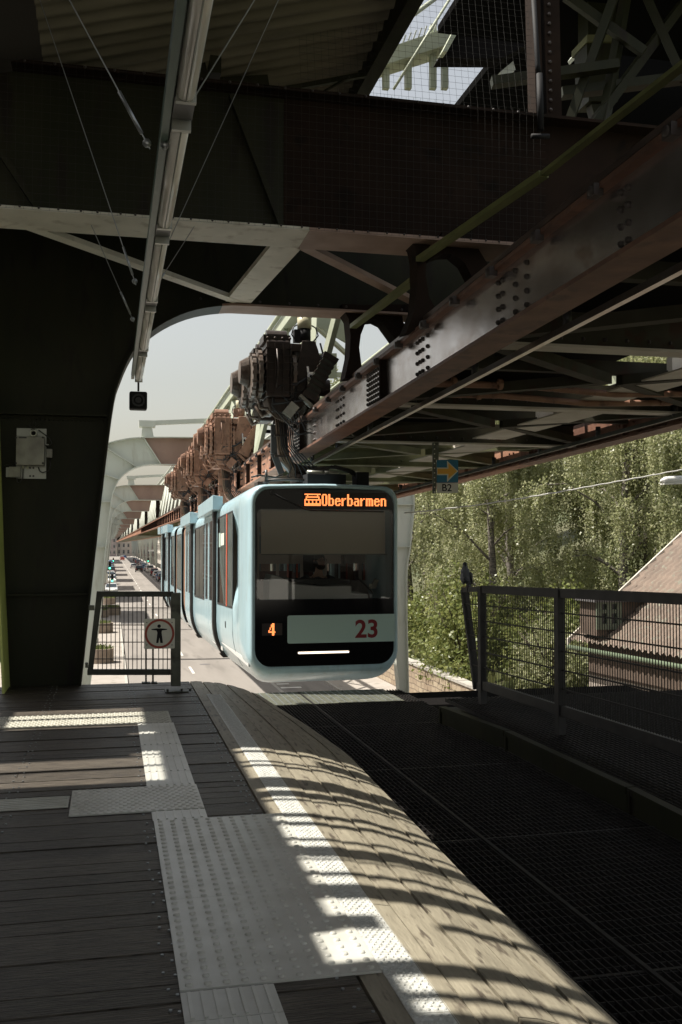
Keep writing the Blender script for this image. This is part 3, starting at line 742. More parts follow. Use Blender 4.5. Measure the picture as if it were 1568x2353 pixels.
# ================================================================== FITTINGS ON THE PLATFORM
LX, LZ = .297, 3.515
t = thing('lamp_rail', 'long teal mounting rail carrying the row of tube lamps overhead', 'lamp rail', (LX,6,LZ))
b = MB(); b.box((LX-.085,1.0,LZ+.005),(LX-.05,11.8,LZ+.075)); b.box((LX-.05,1.0,LZ+.05),(LX+.05,11.8,LZ+.075)); b.build('channel', 'lamp_rail', t)
for y in (4.37, 6.12, 7.98, 9.97): b = MB(); b.box((LX-.045,y-.11,LZ-.0),(LX+.045,y+.11,LZ+.049)); b.build('junction_cover', 'lamp_end', t)
lampn = ['the nearest one, hanging directly overhead','second from the camera with wire shadows on its cover','third from the camera, in front of the pale flange','fourth from the camera, against the dark braces','farthest from the camera, above the hanging loudspeaker']
for (y0, y1), nm in zip(((2.6,4.24),(4.50,5.99),(6.25,7.83),(8.12,9.83),(10.1,11.74)), lampn):
    t = thing('tube_lamp', 'long clear-covered fluorescent tube lamp, '+nm, 'lamp', (LX,y0,LZ), 'tube lamps hung in a row')
    b = MB(); b.smooth = True; n = 10; vs = []
    prof = [(-.040,.045),(-.040,-.0),(-.031,-.025),(-.013,-.036),(.013,-.036),(.031,-.025),(.040,0),(.040,.045)]
    for y in (y0+.03, y1-.03): vs += [(LX+p[0], y, LZ+p[1]) for p in prof]
    b.add(vs, [(i,i+1,9+i,8+i) for i in range(7)]+[tuple(range(8)), tuple(range(15,7,-1))]); b.build('cover', 'lamp_cover', t)
    for y in (y0+.018, y1-.018): b = MB(); b.box((LX-.043,y-.014,LZ-.039),(LX+.043,y+.014,LZ+.047)); b.build('end_cap', 'plate_silver', t)
    b = MB(); b.tube([(LX,y0+.035,LZ-.0405),(LX,y1-.035,LZ-.0405)], .004, 6); b.build('seam', 'plate_silver', t)
t = thing('loudspeaker', 'small square black loudspeaker hanging from the end of the lamp rail', 'loudspeaker', (LX,11.9,3.29))
b = MB(); b.cbox((LX,11.9,3.28),(.205,.16,.21)); b.build('cabinet', 'black', t, bevel=.02)
b = MB(); b.ring((LX,11.815,3.28), .075,.055,1,.012,20); b.disc((LX,11.818,3.28),.035,1,.02,16,.02); b.build('cone', 'rubber', t)
b = MB(); b.tube([(LX,11.85,3.39),(LX,11.85,3.56)],.012,8); b.build('stem', 'lamp_end', t)
def wire(name, lab, pts, r=.0035, hook=True):
    b = MB(); b.tube(pts, r, 5)
    if hook:
        a, c = Vector(pts[-1]), Vector(pts[-2]); d = (c-a).normalized()
        b.tube([a+d*.08, a+d*.30], r*2.6, 6); b.ball(a+d*.03, .022, 6, 5)
    tag(b.build(name, 'galv' if hook else 'cable'), lab, 'wire', 'wires holding up the lamp rail')
def ext(p, q, k): return tuple(Vector(q)+(Vector(p)-Vector(q))*k)
for lab, p, q, y in (('slack wire from the lamp rail to upper left, thicker turnbuckle end', (160,0),(345,342),4.77),('long wire from the lamp rail up left across the dark girder', (92,0),(313,655),7.6),
                  ('wire from the lamp rail to upper right, nearest the camera', (585,0),(372,345),4.77),('long thin wire from the lamp rail up right over the pale flange', (640,0),(345,650),7.6)):
    A, B = atY(*p, y), atY(*q, y); wire('suspension_wire', lab, [ext(A, B, 1.5), B])
wire('suspension_wire', 'short wire from beam flange down to the lamp rail at left', [atY(210,517,8.75), atY(308,740,9.2)])
wire('suspension_wire', 'short wire from beam flange down to the lamp rail at right', [atY(447,520,8.75), atY(338,690,9.1)])

# junction boxes on the column web
zj = lambda x, v, y=11.8: atY((x/2.14)/1.7411, (1650+v/2.14)/1.7411, y)
def zbox(b, x0, v0, x1, v1, y0, y1):
    a, c = zj(x0, v1), zj(x1, v0); b.box((a[0],y0,a[2]),(c[0],y1,c[2]))
t = thing('junction_box', 'grey electrical junction boxes with cables mounted on the dark steel column', 'junction box', zj(270,340))
b = MB(); zbox(b,140,140,400,565,11.80,11.815); zbox(b,52,470,82,553,11.80,11.815); b.build('back_plate', 'plate_silver', t)
b = MB(); zbox(b,148,222,390,458,11.63,11.80); b.build('box', 'box_grey', t, bevel=.008)
b = MB(); zbox(b,146,220,392,462,11.665,11.675); zbox(b,175,224,240,234,11.626,11.632); b.build('lid_seam', 'lamp_end', t)
b = MB(); zbox(b,83,470,182,557,11.72,11.80); b.build('small_box', 'box_grey', t, bevel=.006)
b = MB(); zbox(b,402,317,452,390,11.72,11.80); b.build('socket', 'box_grey', t, bevel=.006)
b = MB(); c = zj(298,192); b.ring((c[0],11.66,c[2]), .036,.027,1,.12,18); b.build('conduit_end', 'sign_white', t)
b = MB(); b.disc((c[0],11.69,c[2]), .03,1,.05,16); b.build('conduit_core', 'black', t)
b = MB()
for pts in ([(330,470),(340,500),(365,515),(420,500),(435,450),(430,392)],[(330,150),(380,185),(430,225),(447,265),(420,285),(390,285)],[(200,480),(195,560),(170,605),(148,595),(148,560)],[(115,455),(60,450),(20,470)]):
    b.tube([zj(x,v,11.74) for x,v in pts], .006, 6)
for k in range(9): b.tube([zj(285+random.uniform(-20,20),150,11.75), zj(235+k*14,75+abs(k-4)*6,11.70)], .0022, 4)
for x,v in ((150,230),(378,228),(150,445),(378,445),(260,475),(288,475),(260,545),(288,545)): 
    c = zj(x,v); b.disc((c[0],11.625 if v<460 else 11.80,c[2]), .012, 1, .02, 8)
b.build('cables', 'cable', t)
b = MB(); 
for x in (200,240): 
    c = zj(x,470); b.tube([(c[0],11.76,c[2]+.03),(c[0],11.76,c[2]-.02)],.012,8)
c=zj(398,284); b.tube([(c[0]-.01,11.75,c[2]),(c[0]+.03,11.75,c[2])],.012,8); b.build('cable_gland', 'sign_white', t)

# gate at the end of the platform with the no-entry sign
gy = 11.0
g = lambda x, v, y=gy: atY((350+x/3.484)/1.7411, (2100+v/3.484)/1.7411, y)
g2 = lambda pts: [(g(x,v)[0], g(x,v)[2]) for x,v in pts]
t = thing('platform_gate', 'dark steel mesh barrier gate closing the end of the platform', 'gate', (0,gy,0))
b = MB()
b.prism(g2([(132,925),(1200,928),(1200,1000),(132,1000)]), 1, gy-.03, gy+.03)
b.prism(g2([(132,925),(205,1000),(82,2020),(0,2085)]), 1, gy-.031, gy+.029)
b.prism(g2([(0,2012),(1160,2012),(1160,2090),(0,2090)]), 1, gy-.029, gy+.031); b.build('frame', 'frame_steel', t, bevel=.004)
b = MB()
for x0, x1 in ((806,830),(903,927)): b.prism(g2([(x0,930),(x1,930),(x1,2200),(x0,2200)]), 1, gy-.012, gy+.012)
b.prism(g2([(760,2192),(880,2192),(880,2212),(760,2212)]),1,gy-.05,gy+.05); b.prism(g2([(890,2192),(975,2192),(975,2212),(890,2212)]),1,gy-.05,gy+.05); b.build('drop_bar', 'frame_steel', t)
b = MB()
x = 210.0
while x < 1160:
    if not (795 < x < 935):
        lo = 2012; top = 1000
        b.bar(g(x, top), g(x, lo), .0085, .0085, up=(0,1,0))
    x += 60.4
x = 150
b.bar(g(150,1580), g(150,2012), .0085,.0085, up=(0,1,0))
for v in (1158,1395,1634,1868):
    xl = 205-(v-1000)*.119; b.bar(g(xl,v), g(1160,v), .0095, .0095)
b.build('mesh', 'wire_steel', t)
b = MB(); b.prism(g2([(1165,945),(1298,945),(1298,2240),(1165,2240)]), 1, gy-.06, gy+.05); b.build('post', 'post_steel', t, bevel=.004)
b = MB(); b.box((g(1160,2240)[0]-.06,gy-.13,0),(g(1298,2240)[0]+.08,gy+.12,.014))
for dx in (-.04,.11,.2): b.disc((g(1165,2240)[0]+dx,gy-.1,.025),.012,2,.03,6)
b.build('base_plate', 'frame_steel', t)
b = MB(); 
for v in (1350,1650): b.prism(g2([(1210,v-28),(1292,v-28),(1292,v+28),(1210,v+28)]), 1, gy-.075, gy-.061)
b.prism(g2([(20,1122),(100,1122),(100,1190),(20,1190)]),1,gy-.02,gy+.06); b.prism(g2([(-30,1925),(10,1925),(10,1990),(-30,1990)]),1,gy-.02,gy+.06); b.build('bracket', 'post_steel', t)
def rrect(x0, z0, x1, z1, r, n=6):
    pts = []
    for cx, cz, a0 in ((x1-r,z1-r,0),(x0+r,z1-r,90),(x0+r,z0+r,180),(x1-r,z0+r,270)):
        for k in range(n+1):
            a = math.radians(a0+90*k/n); pts.append((cx+r*math.cos(a), cz+r*math.sin(a)))
    return pts
t = thing('no_entry_sign', 'square white sign with red ring and black standing figure on the gate', 'sign', g(1000,1510,gy-.09))
a, c = g(788,1720), g(1215,1295); ys0 = gy-.085
b = MB(); b.prism(rrect(a[0],a[2],c[0],c[2],.012), 1, ys0, ys0+.006); b.build('plate', 'sign_white', t)
cc = ((a[0]+c[0])/2, (a[2]+c[2])/2)
b = MB(); b.ring((cc[0],ys0-.002,cc[1]), .157,.134,1,.003,48); b.build('ring', 'sign_red', t)
b = MB(); hc = g(996,1402); b.disc((hc[0],ys0-.002,hc[2]), .0185, 1, .003, 20)
fig = [(890,1443),(960,1434),(1030,1434),(1106,1441),(1106,1452),(1036,1462),(1030,1490),(1048,1635),(1013,1635),(1000,1560),(985,1635),(956,1635),(972,1490),(960,1462),(890,1455)]
b.prism(g2(fig), 1, ys0-.0035, ys0-.0005); b.build('figure', 'black', t)
b = MB()
for x,v in ((826,1352),(1174,1352),(826,1662),(1174,1662)):
    q = g(x,v); b.disc((q[0],ys0-.003,q[2]),.006,1,.006,8)
b.build('screw', 'lamp_end', t)

# mesh railing along the service walkway
t = thing('mesh_railing', 'dark steel mesh railing with square posts along the service walkway', 'railing', (4.4,10,GZ))
fp = lambda y: 4.274+(11.11-y)*.0333
b = MB()
for k in range(6):
    y = 11.11-(0,1.95,4.25,6.2,8.1,9.9)[k]; x = fp(y)
    b = MB(); b.box((x-.04,y-.045,GZ+.17),(x+.04,y+.045,1.10+.025*(11.11-y))); b.build('post', 'fence_steel', t)
b = MB(); c0 = atY(1064,1352,11.5); ex = (fp(2), 2, 1.11)
b.bar((c0[0],11.5,c0[2]-.02),(fp(11.11),11.11,1.07),.05,.06); b.bar((fp(11.11),11.11,1.065),(fp(2),2,1.29),.05,.09); b.build('top_rail', 'fence_steel', t)
b = MB(); e1 = atY(1098,1578,11.4); b.bar((e1[0],11.4,e1[2]),(fp(11.11),11.11,-.06),.04,.09); b.bar((fp(11.11),11.11,-.06),(fp(2),2,.04),.05,.10); b.build('bottom_rail', 'fence_steel', t)
b = MB(); b.bar((c0[0]+.02,11.5,c0[2]-.01), (e1[0],11.42,e1[2]-.03), .09, .05, up=(0,1,0)); b.build('end_bar', 'fence_steel', t)
b = MB(); y = 11.05
while y > 2: b.bar((fp(y)+.005,y,-.03+.01*(11.1-y)),(fp(y)+.005,y,1.04+.025*(11.1-y)),.0065,.0065,up=(0,1,0)); y -= .043
for k in range(1,6): z = -.04+k*.183; b.bar((fp(11.11),11.11,z),(fp(2),2,z+.11+.1*(k/6)),.010,.014)
for k in range(5):
    f = (k+.5)/5; b.bar((c0[0]+(fp(11.11)-c0[0])*f,11.5-.34*f,c0[2]-.05),(e1[0]+(fp(11.11)-e1[0])*f,11.4-.24*f,e1[2]),.006,.006,up=(0,1,0))
for k in range(1,6): z=-.04+k*.183; b.bar((c0[0]+(5.5-k)*.02,11.48,z),(fp(11.11),11.11,z),.010,.012)
b.build('mesh', 'wire_steel', t)

# direction sign under the viaduct
sy = 13.5
t = thing('direction_sign', 'blue sign with orange right-pointing arrow over a grey B2 plate', 'sign', atY(1027,1095,sy))
s_ = lambda pts: [(atY((1700+x/1.5223)/1.7411,(1700+v/1.5223)/1.7411,sy)[0], atY((1700+x/1.5223)/1.7411,(1700+v/1.5223)/1.7411,sy)[2]) for x,v in pts]
b = MB(); b.prism(s_([(53,105),(86,105),(86,212),(70,212),(70,416),(53,416)]), 1, sy+.005, sy+.05); b.build('post', 'post_steel', t)
b = MB()
for k in range(11):
    q = s_([(60,118+k*29)])[0]; b.disc((q[0],sy+.003,q[1]), .009, 1, .01, 8)
b.build('post_holes', 'sign_white', t)
b = MB(); b.prism(s_([(72,214),(202,212),(202,352),(72,352)]), 1, sy-.012, sy); b.build('blue_plate', 'sign_blue', t)
b = MB(); b.prism(s_([(73,260),(134,260),(134,218),(202,282),(138,345),(134,345),(134,306),(73,306)]), 1, sy-.0145, sy-.012); b.build('arrow_border', 'sign_white', t)
b = MB(); b.prism(s_([(75,267),(142,267),(142,233),(194,282),(142,328),(142,299),(75,299)]), 1, sy-.017, sy-.0145); b.build('arrow', 'sign_orange', t)
b = MB(); b.prism(s_([(72,354),(202,354),(202,414),(72,414)]), 1, sy-.012, sy); b.build('grey_plate', 'sign_grey', t)
q = s_([(106,403)])[0]; text('lettering', 'B2', .145, 'black', t, (q[0]-.012, sy-.013, q[1]), ext=.0015, off=.0015)

# pigeon on the corner of the railing
pc = Vector(atY(1071,1349,11.48))
t = thing('pigeon', 'dark-headed pale pigeon perched on the corner of the mesh railing', 'pigeon', pc)
def skin(name, joints, edges, m, parent, lev=2, root=0):
    off = Vector((0,0,0)); p = parent
    while p is not None: off += p.location; p = p.parent
    me = bpy.data.meshes.new(name); me.from_pydata([Vector(j[0])-off for j in joints], edges, []); me.materials.append(M[m])
    o = bpy.data.objects.new(name, me); COL.objects.link(o); o.parent = parent
    sk = o.modifiers.new('skin', 'SKIN'); sk.use_smooth_shade = True
    for i, j in enumerate(joints):
        r = j[1]; me.skin_vertices[0].data[i].radius = r if isinstance(r, tuple) else (r, r)
        me.skin_vertices[0].data[i].use_root = (i == root)
    sb = o.modifiers.new('sub', 'SUBSURF'); sb.levels = lev; sb.render_levels = lev
    return o
P_ = lambda x, y, z: (pc.x+x, pc.y+y, pc.z+z)
skin('body', [(P_(.0,-.03,.10),.045),(P_(0,.01,.15),.062),(P_(.005,.05,.20),.055),(P_(.012,.06,.245),.030),(P_(.014,.07,.285),.024),(P_(.012,.085,.295),.017),(P_(-.0,-.09,.045),.028),(P_(0,-.13,-.0),.020)],
     [(0,1),(1,2),(2,3),(3,4),(4,5),(0,6),(6,7)], 'pigeon_grey', t, root=1)
b = MB(); b.ball(P_(.013,.068,.275), .03, 8, 6); b.ball(P_(.012,.06,.245), .032, 8, 6); b.build('head', 'pigeon_dark', t)
b = MB(); b.tube([P_(.012,.10,.287),P_(.012,.125,.28)], [.008,.002], 6); b.build('beak', 'machine', t)
for s in (-1,1):
    b = MB(); b.ball(P_(s*.052,-.02,.12), .03, 8, 6, (.6,2.2,2.2)); b.build('wing', 'pigeon_grey', t)
    b = MB(); b.ball(P_(s*.05,-.06,.075), .022, 8, 6, (.7,1.6,2.0)); b.build('wing_bar', 'pigeon_dark', t)
    b = MB(); b.tube([P_(s*.02,0,.09),P_(s*.02,.01,0)], .006, 6)
    for dx in (-.012,0,.012): b.tube([P_(s*.02,.01,.004),P_(s*.02+dx,.035,.003)], .004, 5)
    b.build('leg', 'wine_red', t)
b = MB(); b.prism([(pc.x-.03,pc.z-.045),(pc.x+.03,pc.z-.045),(pc.x+.022,pc.z+.08),(pc.x-.022,pc.z+.08)],1,pc.y-.125,pc.y-.105); b.build('tail', 'pigeon_dark', t)

# ================================================================== VIADUCT
YS = [-6,0,4,8,12,16,20,22,24,26,28,30,32,40,60,100,200,330,470,560]
def beam_strip(b, x0, z0, x1, z1, ys=YS):
    """rectangular bar along the track, levels relative to the girder line"""
    vs = []
    for y in ys: vs += [(x0,y,Gz(y)+z0),(x1,y,Gz(y)+z0),(x1,y,Gz(y)+z1),(x0,y,Gz(y)+z1)]
    fs = [(0,1,2,3), tuple(len(vs)-1-i for i in range(4))]
    for i in range(len(ys)-1):
        o = 4*i
        for k in range(4): fs.append((o+k, o+(k+1)%4, o+4+(k+1)%4, o+4+k))
    b.add(vs, fs)
def cut(y0, y1): return [y0]+[y for y in YS if y0 < y < y1]+[y1]
def girder(lab, cx, side):
    t = thing('rail_girder', lab, 'rail girder', (cx,0,Gz(0)))
    s = side
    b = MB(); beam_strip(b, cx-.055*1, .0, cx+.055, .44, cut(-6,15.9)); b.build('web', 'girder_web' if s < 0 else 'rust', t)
    b = MB(); beam_strip(b, cx-.05, .0, cx+.05, .44, cut(15.9,560)); b.build('web', 'rust_sunlit', t)
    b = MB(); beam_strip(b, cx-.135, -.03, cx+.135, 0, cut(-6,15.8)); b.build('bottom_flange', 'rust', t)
    b = MB(); beam_strip(b, cx-.135, -.03, cx+.135, 0, cut(15.8,560)); b.build('bottom_flange', 'rust_sunlit', t)
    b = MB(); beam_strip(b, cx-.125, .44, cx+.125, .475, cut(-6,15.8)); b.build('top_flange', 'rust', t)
    b = MB(); beam_strip(b, cx-.125, .44, cx+.125, .475, cut(15.8,560)); b.build('top_flange', 'rust_sunlit', t)
    b = MB(); beam_strip(b, cx-.08, .475, cx+.08, .505); beam_strip(b, cx-.02, .505, cx+.02, .545); beam_strip(b, cx-.045, .545, cx+.045, .59); b.build('rail', 'rail_steel', t)
    # stiffener ribs and splice plates
    xf = cx-.055
    for y in ([10.15, 14.75]+[15.9+1.65*k for k in range(1,50)] if s < 0 else [3+3.1*k for k in range(40)]):
        b = MB(); b.box((xf-.07,y-.02,Gz(y)+.0),(xf,y+.02,Gz(y)+.44)); b.build('stiffener', 'dark_brown' if s < 0 else 'rust', t)
    for y in (10.55, 15.15):
        b = MB(); b.box((xf-.012,y-.33,Gz(y)+.025),(xf-.0,y+.36,Gz(y)+.425)); b.build('splice_plate', 'girder_web' if s < 0 else 'rust', t)
    blist = []; b = MB()
    def bolts(y, cols, rows, dy=.085, z0=.07, z1=.37, rad=.021, x=None):
        for i in range(cols):
            for j in range(rows):
                blist.append((((x or xf)-.004, y+i*dy, Gz(y)+z0+(z1-z0)*j/(rows-1)), rad))
    for y in (4.3,5.05,6.9,8.85,12.4,13.9): bolts(y, 2, 4)
    for y in (6.66,6.46,8.7,9.02,12.25,12.1): bolts(y, 1, 4)
    for yc in (10.55, 15.15): bolts(yc-.25, 7, 7, dy=.09, z0=.06, z1=.39, x=xf-.012, rad=.022)
    y = 2
    while y < 15.6: blist.append(((xf-.003,y,Gz(y)+.035),.014)); y += .31
    y = 16.2
    while y < 46: bolts(y, 2, 3, dy=.18, rad=.02); y += .83
    blist.sort(key=lambda q: q[0][1])
    for c_, r_ in blist[:100]: q = MB(); q.ball(c_, r_, 6, 4); q.build('bolt', 'rivet' if s < 0 else 'rust', t)
    for c_, r_ in blist[100:]: b.ball(c_, r_, 6, 4)
    b.build('bolts', 'rivet' if s < 0 else 'rust', t)['kind'] = 'stuff'
    y = 1.2
    while y < 46:
        b = MB(); b.box((cx-.16,y-.045,Gz(y)+.40),(cx-.10,y+.045,Gz(y)+.47)); b.tube([(cx-.17,y,Gz(y)+.435),(cx-.115,y,Gz(y)+.435)], .03, 8); y += .82; b.build('rail_clip', 'rivet' if s < 0 else 'dark_brown', t)
    return t
girder('near rail girder with bolted silver web rising over the tram towards the upper right', 2.885, -1)
girder('far rail girder with orange-brown web running past the trees', 6.885, 1)
t = thing('conductor_rail', 'thin shiny conductor rail slung below the near rail girder', 'conductor rail', (3.25,0,Gz(0)))
b = MB(); beam_strip(b, 3.215,-.05,3.265,.0, cut(-6,60)); b.build('rail', 'conductor', t)
y = 1
while y < 40: b = MB(); b.tube([(3.25,y,Gz(y)+.0),(3.25,y,Gz(y)+.12)],.035,8); y += 1.9; b.build('insulator', 'rubber', t)
t = thing('conductor_rail', 'dark conductor rail with insulators beside the far orange girder', 'conductor rail', (6.5,0,Gz(0)))
b = MB(); beam_strip(b, 6.44,-.03,6.49,.02, cut(-6,60)); b.build('rail', 'frame_steel', t)
y = 1
while y < 40: b = MB(); b.tube([(6.46,y,Gz(y)+.0),(6.46,y,Gz(y)+.14)],.035,8); y += 1.9; b.build('insulator', 'rubber', t)

vt = thing('viaduct_truss', 'riveted steel viaduct deck and truss between the two rail girders', 'viaduct', (AX,0,Gz(0)))
yb_ = [-1.8,1.35,4.5,7.55,10.55,13.75,16.9,20,23.1,26.2,29.3,32.4]
for y in yb_:
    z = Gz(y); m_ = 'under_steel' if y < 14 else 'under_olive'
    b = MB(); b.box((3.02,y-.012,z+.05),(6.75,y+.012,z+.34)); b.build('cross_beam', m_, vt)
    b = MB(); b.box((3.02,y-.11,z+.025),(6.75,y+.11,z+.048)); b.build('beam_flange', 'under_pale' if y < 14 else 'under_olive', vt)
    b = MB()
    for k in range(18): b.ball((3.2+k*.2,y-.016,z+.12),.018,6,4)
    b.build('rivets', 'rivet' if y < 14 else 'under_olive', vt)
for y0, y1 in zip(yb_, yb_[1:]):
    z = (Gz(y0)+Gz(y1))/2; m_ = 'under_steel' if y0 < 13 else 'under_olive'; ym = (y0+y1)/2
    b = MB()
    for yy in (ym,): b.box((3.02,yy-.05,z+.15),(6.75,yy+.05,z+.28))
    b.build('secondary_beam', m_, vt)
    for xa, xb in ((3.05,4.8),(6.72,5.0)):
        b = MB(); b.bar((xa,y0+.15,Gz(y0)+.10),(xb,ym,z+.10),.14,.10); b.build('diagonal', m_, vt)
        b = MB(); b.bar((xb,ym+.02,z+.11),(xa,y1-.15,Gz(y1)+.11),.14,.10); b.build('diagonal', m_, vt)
    b = MB(); b.box((5.1,y0+.12,z+.065),(5.62,y1-.12,z+.08)); b.build('cable_tray', 'under_pale', vt)
    b = MB(); b.box((5.3,ym-.4,z+.085),(5.5,ym-.3,z+.284)); b.build('tray_bracket', 'under_pale', vt)
b = MB()
for y in (9.6, 10.2):
    b.tube([(3.1,y,Gz(y)+.10),(4.2,y+.1,Gz(y)+.13),(5.2,y,Gz(y)+.06),(6.2,y,Gz(y)+.1),(6.5,y,Gz(y)+.2)], .035, 8)
    for x in (3.4,3.9,5.7,6.1): b.ring((x,y,Gz(y)+.12),.06,.03,0,.04,10)
b.build('pipe', 'machine_brown', vt)
b = MB(); beam_strip(b, 3.1,.345,5.05,.36, cut(-6,60)); beam_strip(b, 5.7,.345,6.75,.36, cut(-6,60)); 
b.build('walkway_floor', 'pan', vt)
b = MB(); beam_strip(b, 3.0,.05,6.78,.10, [33.2,60,100,200,330,470,560]); b.build('far_deck', 'under_olive', vt)
b = MB(); y = 34
while y < 120: b.box((3.0,y-.06,Gz(y)-.10),(6.78,y+.06,Gz(y)+.05)); y += 3.1
b.build('far_cross_beams', 'under_olive', vt)
# truss above: one part per span
SP = [12.3, 36, 65.4, 87.7, 114, 147, 180, 213, 246, 279, 312, 345, 378, 411, 444, 477, 510, 545]
for a, c in zip(SP, SP[1:]):
    b = MB()
    for x in (3.42, 6.35):
        b.bar((x,a,Gz(a)+3.12),(x,c,Gz(c)+3.12),.20,.26); b.tube([(x-.13,a,Gz(a)+3.3),(x-.13,c,Gz(c)+3.3)],.05,6)
        n = max(2, round((c-a)/3.1)) if a < 120 else 6
        xg = 3.0 if x < 4 else 6.77
        for k in range(n):
            y = a+(c-a)*k/n; y2 = a+(c-a)*(k+1)/n
            b.bar((xg,y,Gz(y)+.5),(x,(y+y2)/2,Gz(y)+3.0),.09,.13); b.bar((x,(y+y2)/2+.02,Gz(y2)+3.0),(xg,y2,Gz(y2)+.5),.09,.13)
    n = max(2, round((c-a)/6.2)) if a < 120 else 3
    for k in range(n+1):
        y = a+(c-a)*k/n; b.bar((3.42,y,Gz(y)+3.05),(6.35,y,Gz(y)+3.05),.1,.12); 
        if k < n: y2 = a+(c-a)*(k+1)/n; b.bar((3.42,y,Gz(y)+3.04),(6.35,y2,Gz(y2)+3.04),.08,.08)
    b.build('truss_span', 'light_green' if a < 30 else 'pale_green', vt)
# first cross frame just beyond the station arch
b = MB(); yq = 19.0
b.prism([(atY(x,v,yq)[0],atY(x,v,yq)[2]) for x,v in ((672,712),(800,712),(800,790),(735,752),(700,735))],1,yq,yq+.06)
b.prism([(atY(x,v,yq)[0],atY(x,v,yq)[2]) for x,v in ((715,790),(800,790),(800,850),(725,850))],1,yq+1,yq+1.06); b.build('gusset', 'light_green', vt)

# portals along the street
def portal_mesh(Yp):
    inn, out = portal_lines(RZ+.1); inn, out = smooth4(inn), smooth4(out)
    P = thing('viaduct_portal', 'x', 'steel portal', (AX,Yp,RZ), 'portal frames carrying the viaduct along the street')
    def half(fn): return fn
    b = MB(); k = 36
    b.band(inn[:k+1], out[:k+1], 1, Yp-.025, Yp+.025); b.build('leg_web', 'pale_green', P); b = MB(); b.band(mirror(inn)[-k-1:], mirror(out)[-k-1:], 1, Yp-.025, Yp+.025); b.build('leg_web', 'pale_green', P)
    fi = inn+mirror(inn); fo = out+mirror(out); b = MB(); b.band(fi[k:len(fi)-k], fo[k:len(fo)-k], 1, Yp-.024, Yp+.024); b.build('beam_web', 'beam_brown', P)
    b = MB(); b.band(fi, offs(fi,-.03), 1, Yp-.22, Yp+.22); b.build('inner_flange', 'pale_green', P)
    b = MB(); b.band(fo, offs(fo,.03), 1, Yp-.22, Yp+.22); b.build('outer_flange', 'pale_green', P)
    b = MB()
    for i in (8,12,20,28,36):
        for mr in (0,1):
            p, q = inn[i], out[i]
            if mr: p, q = (2*AX-p[0],p[1]), (2*AX-q[0],q[1])
            b.bar((p[0],Yp-.10,p[1]),(q[0],Yp-.10,q[1]),.03,.15,up=(0,1,0))
    b.build('stiffener', 'pale_green', P)
    for mr in (0,1):
        X_ = lambda x: 2*AX-x if mr else x
        b = MB(); b.prism([(X_(1.0),5.37),(X_(1.45),5.37),(X_(1.38),5.75),(X_(1.05),5.75)],1,Yp-.15,Yp+.15); b.box((min(X_(.93),X_(1.5)),Yp-.2,5.75),(max(X_(.93),X_(1.5)),Yp+.2,5.98)); b.build('bearing_post', 'pale_green', P)
        b = MB(); b.bar((X_(1.5),Yp,5.92),(X_(3.4),Yp,6.05),.16,.16); b.build('strut', 'pale_green', P)
        b = MB(); b.box((min(X_(2.8),X_(3.05)),Yp-.12,Gz(Yp)+.62),(max(X_(2.8),X_(3.05)),Yp+.12,4.41)); b.build('hanger', 'dark_brown', P)
    return P
ordn = ['first','second','third','fourth','fifth','sixth','seventh','eighth','ninth','tenth','eleventh','twelfth','thirteenth','fourteenth','fifteenth','sixteenth']
ppos = [36,65.4,87.7,114,147,180,213,246,279,312,345,378,411,444,477,510]
proto = portal_mesh(36)
for i, y in enumerate(ppos):
    P = proto if i == 0 else copy_tree(proto)
    P.location.y = y
    P['label'] = 'grey-green steel portal over the street, '+ordn[i]+' beyond the station arch'
# ================================================================== TRAM
TC, HW, YN = 2.91, 1.10, 13.60
tram = thing('suspended_tram', 'light blue suspended tram with orange destination display and red number on its black front', 'tram', (TC,YN,Gt(YN)))
ZT, ZB, ZWB, ZWT = -.547, -3.38, -2.29, -.85
def prof_x(z, hw=HW, a=.45, bb=.75, zb=ZB):
    zc = zb+bb
    if z >= zc: return hw
    s = min(1, (zc-z)/bb); return hw-a*(1-math.sqrt(max(0,1-s*s)))
def ring_pts(y, hw, zt, zb, a, bb, rt, din=0):
    """closed ring from bottom centre, up the left side (-x), over the roof; levels relative to the girder"""
    L = [(0,zb),(-(hw-a)*.6,zb),(-(hw-a),zb)]
    for k in range(1,8):
        th = PI/2*k/8; L.append((-(hw-a)-a*math.sin(th), zb+bb-bb*math.cos(th)))
    L.append((-hw, zb+bb))
    zlo, zhi = zb+bb, zt-rt
    zs = [ZWB, (ZWB*3+ZWT)/4, (ZWB+ZWT)/2, (ZWB+ZWT*3)/4, ZWT]
    for i, z in enumerate(zs):
        zz = min(max(z, zlo+.01*(i+1)), zhi-.01*(5-i)); L.append((-(hw-din*(1 if 0<i<4 else 0)), zz))
    L.append((-hw, zhi))
    for k in range(1,6):
        th = PI/2*k/5; L.append((-hw+rt*(1-math.cos(th)), zhi+rt*math.sin(th)))
    L += [(-(hw-rt)*.5, zt+.012), (0, zt+.02)]
    R = [(-x, z) for x, z in reversed(L[1:-1])]
    return [(TC+x, y, Gt(y)+z) for x, z in L+R], len(L)
WIN_F = [(15.2,17.4),(19.9,22.3)]
def shell(name, stations, wins, m='tram_blue', lean=True):
    rings = []; nl = 0
    for s in stations:
        pts, nl = ring_pts(*s); rings.append(pts)
    n = len(rings[0]); vs = [p for r in rings for p in r]; fs = []
    wl = range(11, 15)
    wr = [n-1-i for i in wl]
    for j in range(len(rings)-1):
        ym = (stations[j][0]+stations[j+1][0])/2
        inw = any(a < ym < c for a, c in wins)
        for k in range(n):
            if inw and (k in wl or k in wr): continue
            fs.append((j*n+k, j*n+(k+1)%n, (j+1)*n+(k+1)%n, (j+1)*n+k))
    b = MB(); b.smooth = True; b.add(vs, fs)
    return b, rings
